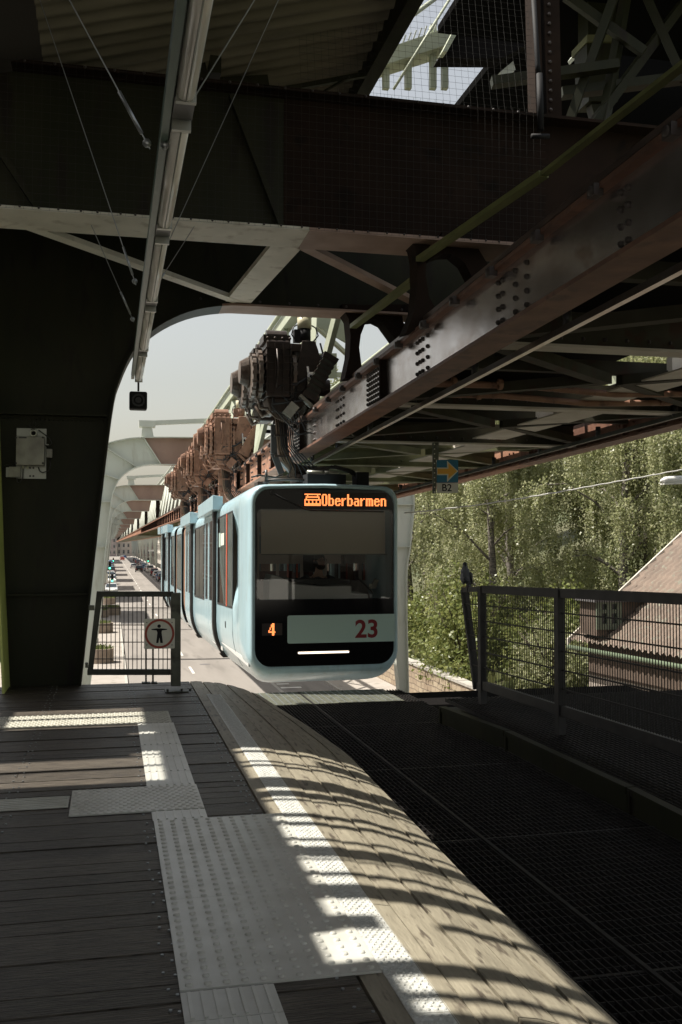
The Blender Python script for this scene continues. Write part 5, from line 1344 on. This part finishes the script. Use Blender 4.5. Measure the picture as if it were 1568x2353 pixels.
# ================================================================== STREET
def make_car(kind):
    """hatchback/estate/suv/van outlines; nose towards +y, base at the origin"""
    L, W, H = {'hatch':(4.1,1.78,1.48),'estate':(4.6,1.82,1.47),'suv':(4.5,1.86,1.68),'van':(4.9,1.92,1.95)}[kind]
    t = thing('parked_car', 'x', 'car', (0,0,0))
    h0, hb = .22, H*.56
    side = {'hatch':[(-L/2,.45),(-L/2+.05,hb),(-L/2+.45,H-.06),(-L/2+.9,H),(.25,H),(1.0,hb+.06),(L/2-.25,hb-.12),(L/2,.55),(L/2-.03,.28),(-L/2+.05,.28)],
            'estate':[(-L/2,.45),(-L/2+.03,hb),(-L/2+.30,H-.06),(-L/2+.7,H),(.35,H),(1.15,hb+.06),(L/2-.25,hb-.12),(L/2,.55),(L/2-.03,.28),(-L/2+.05,.28)],
            'suv':[(-L/2,.5),(-L/2+.02,hb),(-L/2+.25,H-.08),(-L/2+.6,H),(.35,H),(1.05,hb+.10),(L/2-.15,hb-.05),(L/2,.6),(L/2-.03,.32),(-L/2+.05,.32)],
            'van':[(-L/2,.45),(-L/2+.02,hb),(-L/2+.08,H-.1),(-L/2+.3,H),(1.0,H),(1.75,hb+.10),(L/2-.1,hb-.15),(L/2,.55),(L/2-.03,.28),(-L/2+.05,.28)]}[kind]
    b = MB(); n = len(side); lay = []
    for sx, tap in ((-1,1),(-.97,0),(.97,0),(1,1)):
        lay.append([(sx*W/2*(1 if z < hb+.1 else .80+.0*tap)*(1 if abs(sx)==1 else 1), y, z) for y, z in side])
    a, c = lay[0], lay[3]
    b.add(a+c, [tuple(range(n)), tuple(range(2*n-1,n-1,-1))]+[(i,i+n,(i+1)%n+n,(i+1)%n) for i in range(n)])
    b.build('body', 'car_paint', t, bevel=.05)
    b = MB()
    k = .80*W/2
    def lp(i, j, f): return (side[i][0]*(1-f)+side[j][0]*f, side[i][1]*(1-f)+side[j][1]*f)
    for i, j, d in ((1,2,-.012),(4,5,.012)):
        p, q = lp(i,j,.12), lp(i,j,.92); wA, wB = (W/2*.88 if i == 1 else k*.95), (k*.95 if i == 1 else W/2*.86)
        b.add([(-wA,p[0]+d,p[1]+.01),(wA,p[0]+d,p[1]+.01),(wB,q[0]+d,q[1]+.012),(-wB,q[0]+d,q[1]+.012)], [(0,1,2,3)])
    for s in (-1,1):
        zb_, zt_ = hb+.12, H-.12; xo = .012
        b.add([(s*(k+xo),side[2][0]+.05,zb_),(s*(k+xo),side[5][0]-.15,zb_),(s*(k+xo),side[4][0]+.1,zt_),(s*(k+xo),side[2][0]+.25,zt_)], [(0,1,2,3)])
    b.build('windows', 'car_glass', t, fix=False)
    for s in (-1,1):
        for y in (-L/2+.8, L/2-.85):
            b = MB(); b.tube([(s*(W/2-.2),y,.32),(s*(W/2+.012),y,.32)], .32, 14); wv = b.build('wheel', 'tyre', t)
            b = MB(); b.disc((s*(W/2+.016),y,.32),.19,0,.012,12); b.build('rim', 'galv', wv)
        b = MB(); b.cbox((s*(W/2-.2),-L/2+.012,hb-.12),(.24,.06,.2)); b.build('tail_light', 'tail_lamp', t)
        b = MB(); b.cbox((s*(W/2-.25),L/2-.09,hb-.22),(.34,.16,.13)); b.build('headlight', 'front_lamp', t)
        b = MB(); b.cbox((s*(W/2+.06),.85,hb+.1),(.16,.1,.12)); b.build('mirror', 'car_paint', t)
    b = MB(); b.cbox((0,-L/2-.004,.55),(.5,.02,.11)); b.cbox((0,L/2+.004,.48),(.5,.02,.11)); b.build('number_plate', 'sign_white', t)
    return t
protos = {k: make_car(k) for k in ('hatch','estate','suv','van')}
used = set()
def car(kind, x, y, face, col, label, group):
    p = protos[kind]
    if kind in used: o = copy_tree(p)
    else: o = p; used.add(kind)
    o.location = (x, y, RZ); o.rotation_euler.z = 0 if face > 0 else PI
    o['label'] = label; o['group'] = group
    o.name = 'moving_car' if 'driv' in group else 'parked_car'
    for ch in o.children:
        ch.color = (*col, 1)
    return o
WHT,SIL,BLK,BLU,RED,GRY,LBL,DRD = (.72,.72,.70),(.45,.46,.47),(.02,.02,.022),(.03,.10,.30),(.40,.03,.02),(.16,.17,.18),(.12,.28,.42),(.16,.03,.03)
LG, RG, DG = 'cars parked between the left portal legs', 'cars parked in the right-hand row', 'cars driving away on the road'
lk = [('estate',152,SIL,'pale silver estate car parked closest on the left, nose-on behind the planter'),('suv',186,WHT,'white off-roader parked on the left with its front facing the camera'),
      ('estate',207,LBL,'light blue car parked on the left behind the white off-roader'),('hatch',221,WHT,'white hatchback parked on the left between light blue car and dark red van'),
      ('van',243,DRD,'dark red van parked on the left beside the grey traffic light'),('hatch',270,LBL,'small light blue hatchback parked on the left beyond the dark red van'),('estate',291,GRY,'grey car parked far back on the left'),
      ('hatch',318,SIL,'silver hatchback far back on the left'),('suv',350,BLU,'blue off-roader farthest in the left parked row')]
for k, y, c, l in lk: car(k, .0+random.uniform(-.1,.15), y, -1, c, l, LG)
rk = [('suv',196,BLK,'black off-roader parked nearest in the right row, half hidden by the tram'),('hatch',206,BLU,'dark blue car parked just behind the black off-roader on the right'),('estate',222,WHT,'white estate car parked right, with its tail lights to the camera'),
      ('suv',236,DRD,'dark maroon off-roader parked behind the white estate on the right'),('van',262,WHT,'white van parked on the right near the green traffic light'),('hatch',276,SIL,'silver hatchback parked right of the white van'),
      ('estate',296,LBL,'bright blue estate car parked in the right row below the portal legs'),('hatch',316,SIL,'silver hatchback parked beyond the bright blue estate'),('estate',331,WHT,'white car parked in mid right row'),('hatch',347,DRD,'maroon hatchback in mid right row'),
      ('suv',366,GRY,'grey off-roader well back in the right row'),('hatch',384,RED,'red hatchback well back in the right row'),('estate',404,SIL,'silver estate near the far end of the right row'),('hatch',428,BLK,'black hatchback at the far end of the right row')]
for k, y, c, l in rk: car(k, 9.75+random.uniform(-.15,.15), y, 1, c, l, RG)
car('suv', 7.1, 266, 1, BLK, 'black car driving away in the right-hand lane', DG)
car('hatch', 6.6, 307, 1, SIL, 'silver hatchback driving ahead of the black car', DG)
car('hatch', 4.9, 452, 1, (.62,.10,.05), 'orange-red car far down the road near the centre line', DG)
car('estate', 5.0, 500, 1, WHT, 'white car just beyond the orange-red car', DG)
car('hatch', 6.9, 525, 1, BLU, 'blue car at the far end of the road', DG)

def signal(lab, x, y, h, lamps, grp='traffic lights beside the road'):
    t = thing('traffic_light', lab, 'traffic light', (x,y,RZ), grp)
    b = MB(); b.tube([(x,y,RZ),(x,y,RZ+h)],.06,8); b.build('pole', 'post_steel', t)
    for zc, dx in lamps:
        b = MB(); b.box((x+dx-.16,y-.12,RZ+zc-.5),(x+dx+.16,y+.12,RZ+zc+.5)); hd = b.build('signal_head', 'black', t, bevel=.03)
        for k, m_ in enumerate(('signal_green','signal_off','signal_off')):
            b = MB(); b.disc((x+dx,y-.13,RZ+zc-.32+.32*k),.115 if k else .13,1,.02,14); b.build('signal_lamp', m_, hd)
        b = MB()
        for k in range(3): b.ring((x+dx,y-.18,RZ+zc-.32+.32*k),.14,.12,1,.12,12)
        b.build('visor', 'black', hd)
signal('traffic light with two green lamps on a grey pole at the left kerb, nearest', -.15, 128, 4.6, ((4.6,0),(3.0,.3)))
signal('traffic light showing green far down the left kerb', .55, 262, 3.6, ((3.3,0),))
signal('traffic light showing green between the right portal legs', 8.9, 250, 3.7, ((3.4,0),))
def sign(lab, x, y, z, w_, h, m):
    t = thing('street_sign', lab, 'sign', (x,y,RZ)); b = MB(); b.box((x-w_/2,y-.03,z-h/2),(x+w_/2,y,z+h/2)); b.build('plate', m, t)
    b = MB(); b.tube([(x,y+.05,RZ),(x,y+.05,z+h/2-.02)],.04,8); b.build('post', 'post_steel', t)
sign('small pale square sign beside the left traffic light', -.75, 131, RZ+3.1, .75, .85, 'sign_white')
sign('white name board between the portal legs on the right', 10.2, 262, RZ+5.6, 1.8, .45, 'white_plastic')
sign('small white notice low beside the right parked row', 11.3, 232, RZ+2.2, .6, .6, 'white_plastic')
for i, y in enumerate((87.7,114,147,180)):
    t = thing('street_lamp', 'white cone street lamp hung on the right leg of the '+ordn[i+2]+' portal', 'street lamp', (9.5,y,2.0), 'lamps on the right portal legs')
    b = MB(); b.tube([(10.0,y-.3,2.7),(9.7,y-.3,2.75),(9.3,y-.3,2.55)],.05,8); b.build('arm', 'pale_green', t)
    b = MB(); b.tube([(9.25,y-.3,2.5),(9.25,y-.3,2.25),(9.25,y-.3,2.0)],[.06,.16,.30],14); b.build('shade', 'white_plastic', t)
for i, (y, z) in enumerate(((65.4,-1.6),(87.7,-1.9),(114,-1.4))):
    t = thing('leg_bracket', 'small rusty rod bracket sticking out of the left leg of the '+ordn[i+1]+' portal', 'bracket', (-.5,y-.3,z), 'rod brackets on the left portal legs')
    b = MB(); b.tube([(-.9,y-.25,z),(-.1,y-.3,z+.2)],.03,6); b.build('rod', 'rust', t)

# planters: wide concrete rings with tufts
def planter(lab, x, y, r, h):
    t = thing('concrete_planter', lab, 'planter', (x,y,RZ), 'round concrete planters on the left pavement')
    b = MB(); b.smooth = False; b.ring((x,y,RZ+.115+h/2), r, r-.10, 2, h, 28); b.build('tub', 'concrete', t)
    b = MB(); b.disc((x,y,RZ+.115+h*.85), r-.1, 2, .05, 24); b.build('soil', 'ground', t)
    b = MB()
    for k in range(170):
        a_, q = random.uniform(0,2*PI), math.sqrt(random.random())*(r-.15); px, py = x+q*math.cos(a_), y+q*math.sin(a_); hh = random.uniform(.10,.38); dx, dy = random.uniform(-.2,.2), random.uniform(-.2,.2); zb_ = RZ+.12+h*.85
        b.add([(px-.02,py,zb_),(px+.02,py,zb_),(px+dx+.05,py+dy,zb_+hh*.7),(px+dx*1.3,py+dy*1.3,zb_+hh)], [(0,1,2,3)])
    b.build('plants', 'plant_leaf', t, fix=False)
planter('round concrete planter lowest behind the gate, nearest of the planters', -.65, 62.5, .85, .85)
planter('wide concrete planter second up behind the gate mesh', -.90, 83.5, 1.1, .8)
planter('concrete planter behind the top of the gate mesh, before the shadow', .0, 104, 1.0, .8)
planter('short concrete planter far behind the gate rail by the silver estate car', -.3, 122.5, .9, .75)
planter('second tub overlapping the planter behind the upper gate mesh', -1.1, 101, .9, .7)

# ------------------------------------------------------------------ buildings
def building(lab, x0, x1, y0, y1, h, wallm, face, floors, bays, grp=None, roof=True):
    """face: 'x+' 'x-' 'y-' = the side with windows"""
    t = thing('town_house', lab, 'building', ((x0+x1)/2,(y0+y1)/2,RZ), grp)
    b = MB(); b.box((x0,y0,RZ),(x1,y1,RZ+h)); b.build('wall', wallm, t)
    if roof:
        b = MB()
        if face[0] == 'x': xm = (x0+x1)/2; b.prism([(x0-.3,RZ+h+.003),(x1+.3,RZ+h+.003),(xm+1,RZ+h+3.2),(xm-1,RZ+h+3.2)],1,y0,y1)
        else: ym = (y0+y1)/2; b.prism([(y0-.3,RZ+h+.003),(y1+.3,RZ+h+.003),(ym+1,RZ+h+3.2),(ym-1,RZ+h+3.2)],0,x0,x1)
        rf = b.build('roof', 'slate', t)
        b = MB(); b.cbox(((x0+x1)/2+.8,(y0+y1)/2,RZ+h+3.3),(.9,.9,1.6)); b.build('chimney', 'facade_b', rf)
    fh = (h-.8)/floors; wp = None
    b = MB()
    for f in range(1, floors+1):
        z = RZ+.6+fh*f-.15
        if face == 'x+': b.box((x1,y0,z),(x1+.12,y1,z+.14))
        elif face == 'x-': b.box((x0-.12,y0,z),(x0,y1,z+.14))
        else: b.box((x0,y0-.12,z),(x1,y0,z+.14))
    b.build('cornice', 'trim', t)
    for f in range(floors):
        for k in range(bays):
            u = (k+.5)/bays; z = RZ+.6+fh*f+fh*.28; ww, wh = 1.05, fh*.55
            if face[0] == 'x':
                sx = x1 if face == 'x+' else x0; s = 1 if face == 'x+' else -1; y = y0+(y1-y0)*u; c = (sx+s*.05, y, z+wh/2); rot = PI/2*s
            else: c = (x0+(x1-x0)*u, y0-.05, z+wh/2); rot = 0
            if wp is None:
                wp = bpy.data.objects.new('window', None); b = MB()
                ob = MB(); ob.band([(-ww/2,-wh/2),(ww/2,-wh/2),(ww/2,wh/2),(-ww/2,wh/2)],[(-ww/2-.12,-wh/2-.12),(ww/2+.12,-wh/2-.12),(ww/2+.12,wh/2+.12),(-ww/2-.12,wh/2+.12)],1,-.06,.06,True)
                ob.box((-.03,-.03,-wh/2),(.03,.0,wh/2)); ob.box((-ww/2,-.029,wh*.2),(ww/2,.001,wh*.2+.06))
                bpy.data.objects.remove(wp); wp = ob.build('window', 'trim', None); pb = MB(); pb.box((-ww/2,-.02,-wh/2),(ww/2,.04,wh/2)); pn = pb.build('pane', 'pane', wp); o = wp
            else: o = copy_tree(wp)
            o.parent = t; o.location = Vector(c)-t.location; o.rotation_euler.z = rot
LGp = None
building('long beige house row at the far end on the left of the street', -9.5, -5.5, 430, 480, 15, 'facade_a', 'x+', 4, 8)
building('pale grey house on the left far down the street', -9.5, -5.5, 380, 428, 16, 'facade_c', 'x+', 4, 7)
building('pinkish tall house closing the far end of the street', -7, 3, 600, 612, 18, 'facade_d', 'y-', 5, 4)
building('pale house in the middle of the far end of the street', 3.2, 14, 604, 614, 16, 'facade_c', 'y-', 4, 4)
building('brick-toned house right at the far end of the street', 14.2, 26, 598, 610, 17, 'facade_b', 'y-', 4, 4)
for i, (y, m_, h) in enumerate(((150,'facade_c',15),(182,'facade_b',14),(214,'facade_a',16),(248,'facade_c',15),(284,'facade_d',14),(322,'facade_a',16),(362,'facade_c',15))):
    building('house behind the right parked cars, '+ordn[i]+' from the tram, '+{'facade_a':'beige','facade_b':'brick red','facade_c':'cream','facade_d':'pinkish'}[m_]+' front', 17.5, 25, y, y+30, h, m_, 'x-', 4, 7, None)
for i, (y, m_, h) in enumerate(((28,'facade_a',8.5),(56,'facade_c',8),(97,'facade_b',18),(131,'facade_c',18.5),(163,'facade_a',18),(199,'facade_d',19),(236,'facade_c',18),(275,'facade_a',18.5),(316,'facade_b',18))):
    building('house on the left pavement mirrored in the tram windows, '+ordn[i]+' from the station, '+{'facade_a':'beige','facade_b':'brick red','facade_c':'cream','facade_d':'pinkish'}[m_], (-18 if h<10 else -14), (-11.5 if h<10 else -6.6), y, y+(25 if h<10 else 17), h, m_, 'x+', (2 if h<10 else 5), 5, None)

# ------------------------------------------------------------------ retaining wall, house, lamp, cable
t = thing('stone_wall', 'low rough stone retaining wall below the trees on the right', 'wall', (14.2,50,RZ))
b = MB(); b.box((14.02,20,RZ-.1),(14.4,150,-4.15)); b.build('masonry', 'stone', t)
b = MB(); y = 20
while y < 120: b.box((13.97,y,-4.149),(14.45,y+.78,-4.03+random.uniform(-.02,.02))); y += .8
b.build('coping', 'kerb', t)

EX, EY0, EY1, EZ, RW = 14.6, 30.0, 16.0, -1.58, 6.2
SL = math.tan(math.radians(40.2)); skew = -.11
ht = thing('tiled_house', 'low house with weathered red-brown pantile roof behind the railing', 'house', (17.5,27,-5))
hx = lambda y: EX+(EY0-y)*(-skew)
b = MB(); b.smooth = False
nr, step = 20, RW/20/math.cos(math.radians(40.2)); nu = int((EY0-EY1)/.028)
vs = []; fs = []
for r in range(nr):
    for e in (0, 1):
        f = (r+e)/nr; lift = .085*(1-e)+.0
        for u in range(nu+1):
            y = EY0-(EY0-EY1)*u/nu; wv = .042*math.sin(2*PI*y/.28); x = hx(y)+f*RW
            vs.append((x, y, EZ+f*RW*SL+lift+wv))
for r in range(nr):
    o = 2*r*(nu+1)
    for u in range(nu): fs.append((o+u,o+u+1,o+nu+2+u,o+nu+1+u))
    if r+1 < nr:
        o2 = o+nu+1; o3 = o+2*(nu+1)
        for u in range(nu): fs.append((o2+u,o2+u+1,o3+u+1,o3+u))
b.smooth = True; b.add(vs, fs); rf = b.build('roof', 'tile', ht, fix=False)
b = MB(); xr = hx(EY0)+RW
b.prism([(hx(EY0)-.1,EZ-.10),(xr,EZ+RW*SL-.10),(xr,EZ+RW*SL+.10),(hx(EY0)-.1,EZ+.10)],1,EY0,EY0+.09); b.build('verge_board', 'under_pale', ht)
b = MB(); b.add([(hx(EY0)+RW,EY0,EZ+RW*SL+.06),(hx(EY1)+RW,EY1,EZ+RW*SL+.06),(hx(EY1)+2*RW,EY1,EZ),(hx(EY0)+2*RW,EY0,EZ)],[(0,1,2,3)]); b.build('rear_roof', 'tile', ht)
b = MB(); b.tube([(hx(EY0)-.10,EY0,EZ-.16),(hx(EY1)-.10,EY1,EZ-.16)],.075,10); b.build('gutter', 'gutter', ht)
b = MB(); wl_ = [(hx(EY0)+.45,EY0-.35),(hx(EY1)+.45,EY1)]
b.add([(wl_[0][0],wl_[0][1],-5.4),(wl_[1][0],wl_[1][1],-5.4),(wl_[1][0],wl_[1][1],EZ+.35),(wl_[0][0],wl_[0][1],EZ+.35)],[(0,1,2,3)])
b.add([(wl_[0][0],wl_[0][1],-5.4),(wl_[0][0]+2*RW-1,wl_[0][1],-5.4),(wl_[0][0]+2*RW-1,wl_[0][1],EZ+.4),(hx(EY0)+RW,wl_[0][1],EZ+RW*SL-.12),(wl_[0][0],wl_[0][1],EZ+.4)],[(0,1,2,3,4)])
b.build('wall', 'house_wall', ht, fix=False)
b = MB(); b.add([(wl_[0][0]-.02,wl_[0][1]-.02,EZ-1.0),(wl_[1][0]-.02,wl_[1][1],EZ-1.0),(wl_[1][0]-.02,wl_[1][1],EZ+.3),(wl_[0][0]-.02,wl_[0][1]-.02,EZ+.3)],[(0,1,2,3)]); b.build('timber_band', 'house_dark', ht, fix=False)
b = MB(); b.tube([(wl_[0][0]-.05,23.5,EZ-.2),(wl_[0][0]+.5,23.0,-3.6)],.05,8); b.build('downpipe', 'house_dark', ht)
# roof hatch window with green shutter frame
dm = MB(); yD, xD = 30.0, None
P0 = atY(1372,1447,28.4); P1 = atY(1427,1383,28.4)
dm.band([(P0[0]+.17,P0[2]+.18),(P1[0]-.17,P0[2]+.18),(P1[0]-.17,P1[2]-.06),(P0[0]+.17,P1[2]-.06)],[(P0[0],P0[2]),(P1[0],P0[2]),(P1[0],P1[2]),(P0[0],P1[2])],1,28.35,28.45,True)
cxm = (P0[0]+P1[0])/2; dm.box((cxm-.10,28.36,P0[2]+.18),(cxm+.10,28.44,P1[2]-.06)); dm.box((P0[0]+.17,28.365,P0[2]+.5),(P1[0]-.17,28.435,P0[2]+.62)); d_ = dm.build('dormer', 'dormer_green', ht)
b = MB(); b.box((P0[0]+.03,28.46,P0[2]-.2),(P1[0]+1.2,29.6,P1[2]-.02)); b.build('dormer_box', 'house_dark', d_)
b = MB(); b.box((P0[0]-.12,28.25,P1[2]),(P1[0]+1.4,29.7,P1[2]+.08)); b.build('dormer_roof', 'slate', d_)
b = MB(); b.box((P0[0]+.1,28.452,P0[2]+.1),(P1[0]-.1,28.458,P1[2]-.05)); b.build('dormer_pane', 'car_glass', d_)

t = thing('street_lamp', 'white slim street lamp head reaching in at the right edge', 'street lamp', atY(1540,1103,19))
q = atY(1540,1104,19); b = MB(); b.tube([atY(1519,1105,19),atY(1530,1103,19),atY(1560,1102,19.1),atY(1620,1098,19.3)],[.03,.075,.085,.06],12); b.build('head', 'white_plastic', t)
b = MB(); b.bar(atY(1522,1112,19),atY(1575,1110,19.1),.13,.035); b.build('lens', 'sign_grey', t)
b = MB(); b.tube([atY(1620,1098,19.3),atY(1700,1100,19.5),(15.3,19.5,-5)],.05,10); b.build('pole', 'post_steel', t)
b = MB(); pts = [atY(x,v,17.5) for x,v in ((930,1179),(1000,1172),(1100,1160),(1200,1145),(1300,1128),(1400,1110),(1500,1092),(1600,1073),(1750,1040))]
pp = []
for a, c in zip(pts, pts[1:]):
    for k in range(14): f=k/14; p = Vector(a).lerp(Vector(c),f); p.z += .004*math.sin(len(pp)*1.15); pp.append(p)
b.tube(pp,.013,6); tag(b.build('overhead_cable', 'cord_white'), 'white twisted cable strung across in front of the trees', 'cable')

# ------------------------------------------------------------------ trees
def leaves_mesh(name, P, D, size, m, parent, jit=.8):
    """many small leaf quads: P centres (n,3), D hang directions (n,3)"""
    n = len(P); D = D + rng.normal(0, jit, (n,3)); D /= np.linalg.norm(D, axis=1)[:,None]
    R = rng.normal(0,1,(n,3)); S = np.cross(D,R); S /= np.linalg.norm(S,axis=1)[:,None]+1e-6
    s = size*rng.uniform(.6,1.35,n)[:,None]; a = P-D*s*.5; c = P+D*s*.5; l = P+S*s*.36; r = P-S*s*.36
    v = np.stack([a,l,c,r],1).reshape(-1,3)
    me = bpy.data.meshes.new(name); me.vertices.add(4*n); me.vertices.foreach_set('co', v.ravel().astype(np.float32))
    me.loops.add(4*n); me.loops.foreach_set('vertex_index', np.arange(4*n,dtype=np.int32)); me.polygons.add(n)
    me.polygons.foreach_set('loop_start', np.arange(0,4*n,4,dtype=np.int32)); me.update(calc_edges=True); me.validate()
    me.materials.append(M[m]); o = bpy.data.objects.new(name, me); o.parent = parent; COL.objects.link(o); return o
def birch(lab, loc, H, R, nstr, m, seed, size=.13):
    r = np.random.default_rng(seed); rr = random.Random(seed)
    t = thing('birch_tree', lab, 'tree', loc, 'weeping birches on the slope')
    b = MB(); lean = rr.uniform(-.06,.06); pts = [(lean*H*f, .03*H*math.sin(f*3), H*f) for f in (0,.15,.3,.5,.7,.9,1)]
    b.tube(pts, [.03*H*.6,.016*H,.0135*H,.010*H,.007*H,.003*H,.001*H], 10); tips = []
    for k in range(34):
        f = rr.uniform(.22,.97); a = rr.uniform(0,2*PI); rad = R*(1.05-.75*max(0,f-.35)/.65)*rr.uniform(.55,1.05)*(.75 if f<.3 else 1)
        p0 = Vector((lean*H*f,.03*H*math.sin(f*3),H*f)); up = rr.uniform(.3,.55)*rad
        q = [p0+Vector((math.cos(a)*rad*g,math.sin(a)*rad*g,up*math.sin(g*PI*.72))) for g in (0,.3,.6,.85,1.0)]
        r0 = .006*H*(1.1-f); b.tube(q,[r0,r0*.75,r0*.5,r0*.3,r0*.12],6,False); tips.append(q)
    tr = MB(); tr.v, tr.f, tr.m, tr.sm = [(v[0]+loc[0],v[1]+loc[1],v[2]+loc[2]) for v in b.v], b.f, b.m, b.sm
    tr.build('trunk', 'bark', t)
    Ps, Ds = [], []
    for s in range(nstr):
        q = tips[int(r.integers(len(tips)))]; g = r.uniform(.35,1)**.7*4; i = min(3,int(g)); p = q[i].lerp(q[i+1], g-i)
        p = np.array(p)+r.normal(0,.22*R/3.5,3); L = r.uniform(.9,2.9)*H/14; n = int(L/.055)
        sw = r.normal(0,.10,2); f = np.linspace(0,1,n)
        S = np.stack([p[0]+sw[0]*f*L+.05*np.sin(f*9+s), p[1]+sw[1]*f*L+.05*np.cos(f*8+s), p[2]+.12*L*np.sin(f*PI)-f**1.15*L],1)+r.normal(0,.055,(n,3))
        keep = S[:,2] > .3; S = S[keep]; Ps.append(S); Ds.append(np.tile([sw[0],sw[1],-1.0],(len(S),1)))
    leaves_mesh('crown', np.concatenate(Ps), np.concatenate(Ds), size, m, t)
    return t
hz = lambda x: float(np.interp(x,[14.35,18,24,32,45,70,120],[-4.2,-4.0,-3.4,-1.2,3.0,11,24]))
B1 = birch('weeping birch nearest the stone wall, left of the railing', (17.8,44,hz(17.8)), 13.5, 4.5, 1700, 'birch_leaf', 1, .115)
B2 = birch('weeping birch with its pale trunk showing above the middle of the railing', (22.5,41,hz(22.5)), 15, 4.8, 1800, 'birch_leaf', 2, .115)
B3 = birch('darker birch standing high behind the tiled roof', (31,52,hz(31)), 17, 6.0, 1700, 'birch_leaf_dark', 3, .15)
def dupb(src, lab, loc, rz, sc):
    o = copy_tree(src); o.location = loc; o.rotation_euler.z = rz; o.scale = (sc,)*3; o['label'] = lab; return o
for src, x, y, rz, sc, lab in ((B1,27.5,40,1.3,1.08,'weeping birch whose crown hangs behind the street lamp head, above the roof'),(B2,18.5,60,2.1,1.1,'weeping birch behind the tram side, just right of the pale portal leg'),
        (B1,24.5,58,4.0,1.25,'tall weeping birch in the second row, under the far girder'),(B2,32,44,5.2,1.12,'weeping birch right of the house ridge'),(B3,20,78,.7,1.1,'dark birch deep in the gap beside the portal leg'),
        (B3,40,62,2.6,1.1,'dark birch far up the slope at the right'),(B3,29,74,3.9,1.15,'dark birch far up the slope behind the tall weeping birch'),(B3,35,58,1.9,1.0,'dark birch filling the slope above the house ridge'),(B1,17.2,96,3.3,1.15,'birch beyond the wall end, mostly hidden by the tram'),
        (B2,21.0,50,3.0,.92,'smaller weeping birch squeezed between the two front birches'),(B1,26,48,5.6,1.0,'weeping birch behind the pale trunk'),(B3,25,66,5.0,1.05,'dark birch at the back of the middle gap'),(B3,27,46,1.0,.8,'dark low birch filling the middle behind the pale trunk'),(B3,36,50,4.4,.9,'dark low birch behind the house ridge'),(B1,22,68,2.2,1.2,'pale birch high behind the portal leg'),(B3,48,74,.3,1.2,'dark birch highest up the slope at the right'),(B3,33,90,2.9,1.3,'dark birch farthest up the slope in the middle')):
    dupb(src, lab, (x,y,hz(x)), rz, sc)
def bush(lab, loc, rx, ry, h, n, m, seed, size=.17):
    r = np.random.default_rng(seed); t = thing('shrub', lab, 'shrub', loc, 'broad-leaved shrubs above the stone wall')
    b = MB()
    for k in range(12):
        a = 2*PI*k/12; b.tube([(loc[0],loc[1],loc[2]),(loc[0]+math.cos(a)*rx*.5,loc[1]+math.sin(a)*ry*.5,loc[2]+h*.55),(loc[0]+math.cos(a)*rx*.8,loc[1]+math.sin(a)*ry*.8,loc[2]+h*.8)],[.05,.03,.012],6)
    b.build('stems', 'bark_dark', t)
    nc = 60; C = r.normal(0,1,(nc,3)); C /= np.linalg.norm(C,axis=1)[:,None]; C *= r.uniform(.55,1.0,nc)[:,None]; C[:,2] = np.abs(C[:,2])*1.0
    idx = r.integers(0,nc,n); P = C[idx]+r.normal(0,.13,(n,3)); P = P*np.array([rx,ry,h])+np.array([0,0,.1]); P[:,2] = np.where(P[:,2]<-.3,-.3,P[:,2])
    leaves_mesh('foliage', P, np.tile([0,0,-.4],(n,1))+np.array(C[idx])*.5, size, m, t); return t
bush('big bright broad-leaved shrub hanging over the stone wall left of the railing', (15.6,42.5,-4.2), 2.2, 3.2, 4.6, 9000, 'bush_leaf', 11)
bush('rounded shrub behind the mesh of the railing end panel', (18.2,38,-4.0), 2.4, 2.4, 3.4, 7000, 'bush_leaf', 12)
bush('shrub between the railing posts in front of the house gable', (16.6,35.5,-4.1), 1.7, 1.8, 2.9, 5000, 'birch_leaf', 13, .15)
bush('dark shrub along the wall farther off beside the portal leg', (15.8,54,-4.2), 1.9, 4.5, 3.3, 6000, 'bush_leaf', 14)
bush('shrub under the weeping birch trunk', (22,37,-3.6), 3.0, 2.0, 3.6, 6000, 'birch_leaf', 15, .15)
# grass and weeds on the slope, one mass
n = 9000; gx = rng.uniform(14.5,34,n); gy_ = rng.uniform(22,80,n); P = np.stack([gx,gy_,np.interp(gx,[14.35,18,24,32,45],[-4.2,-4.0,-3.4,-1.2,3.0])+rng.uniform(0,.5,n)],1)
gr = leaves_mesh('grass', P, np.tile([0,0,1.0],(n,1)), .45, 'grass_leaf', None, .4); gr['kind'] = 'stuff'
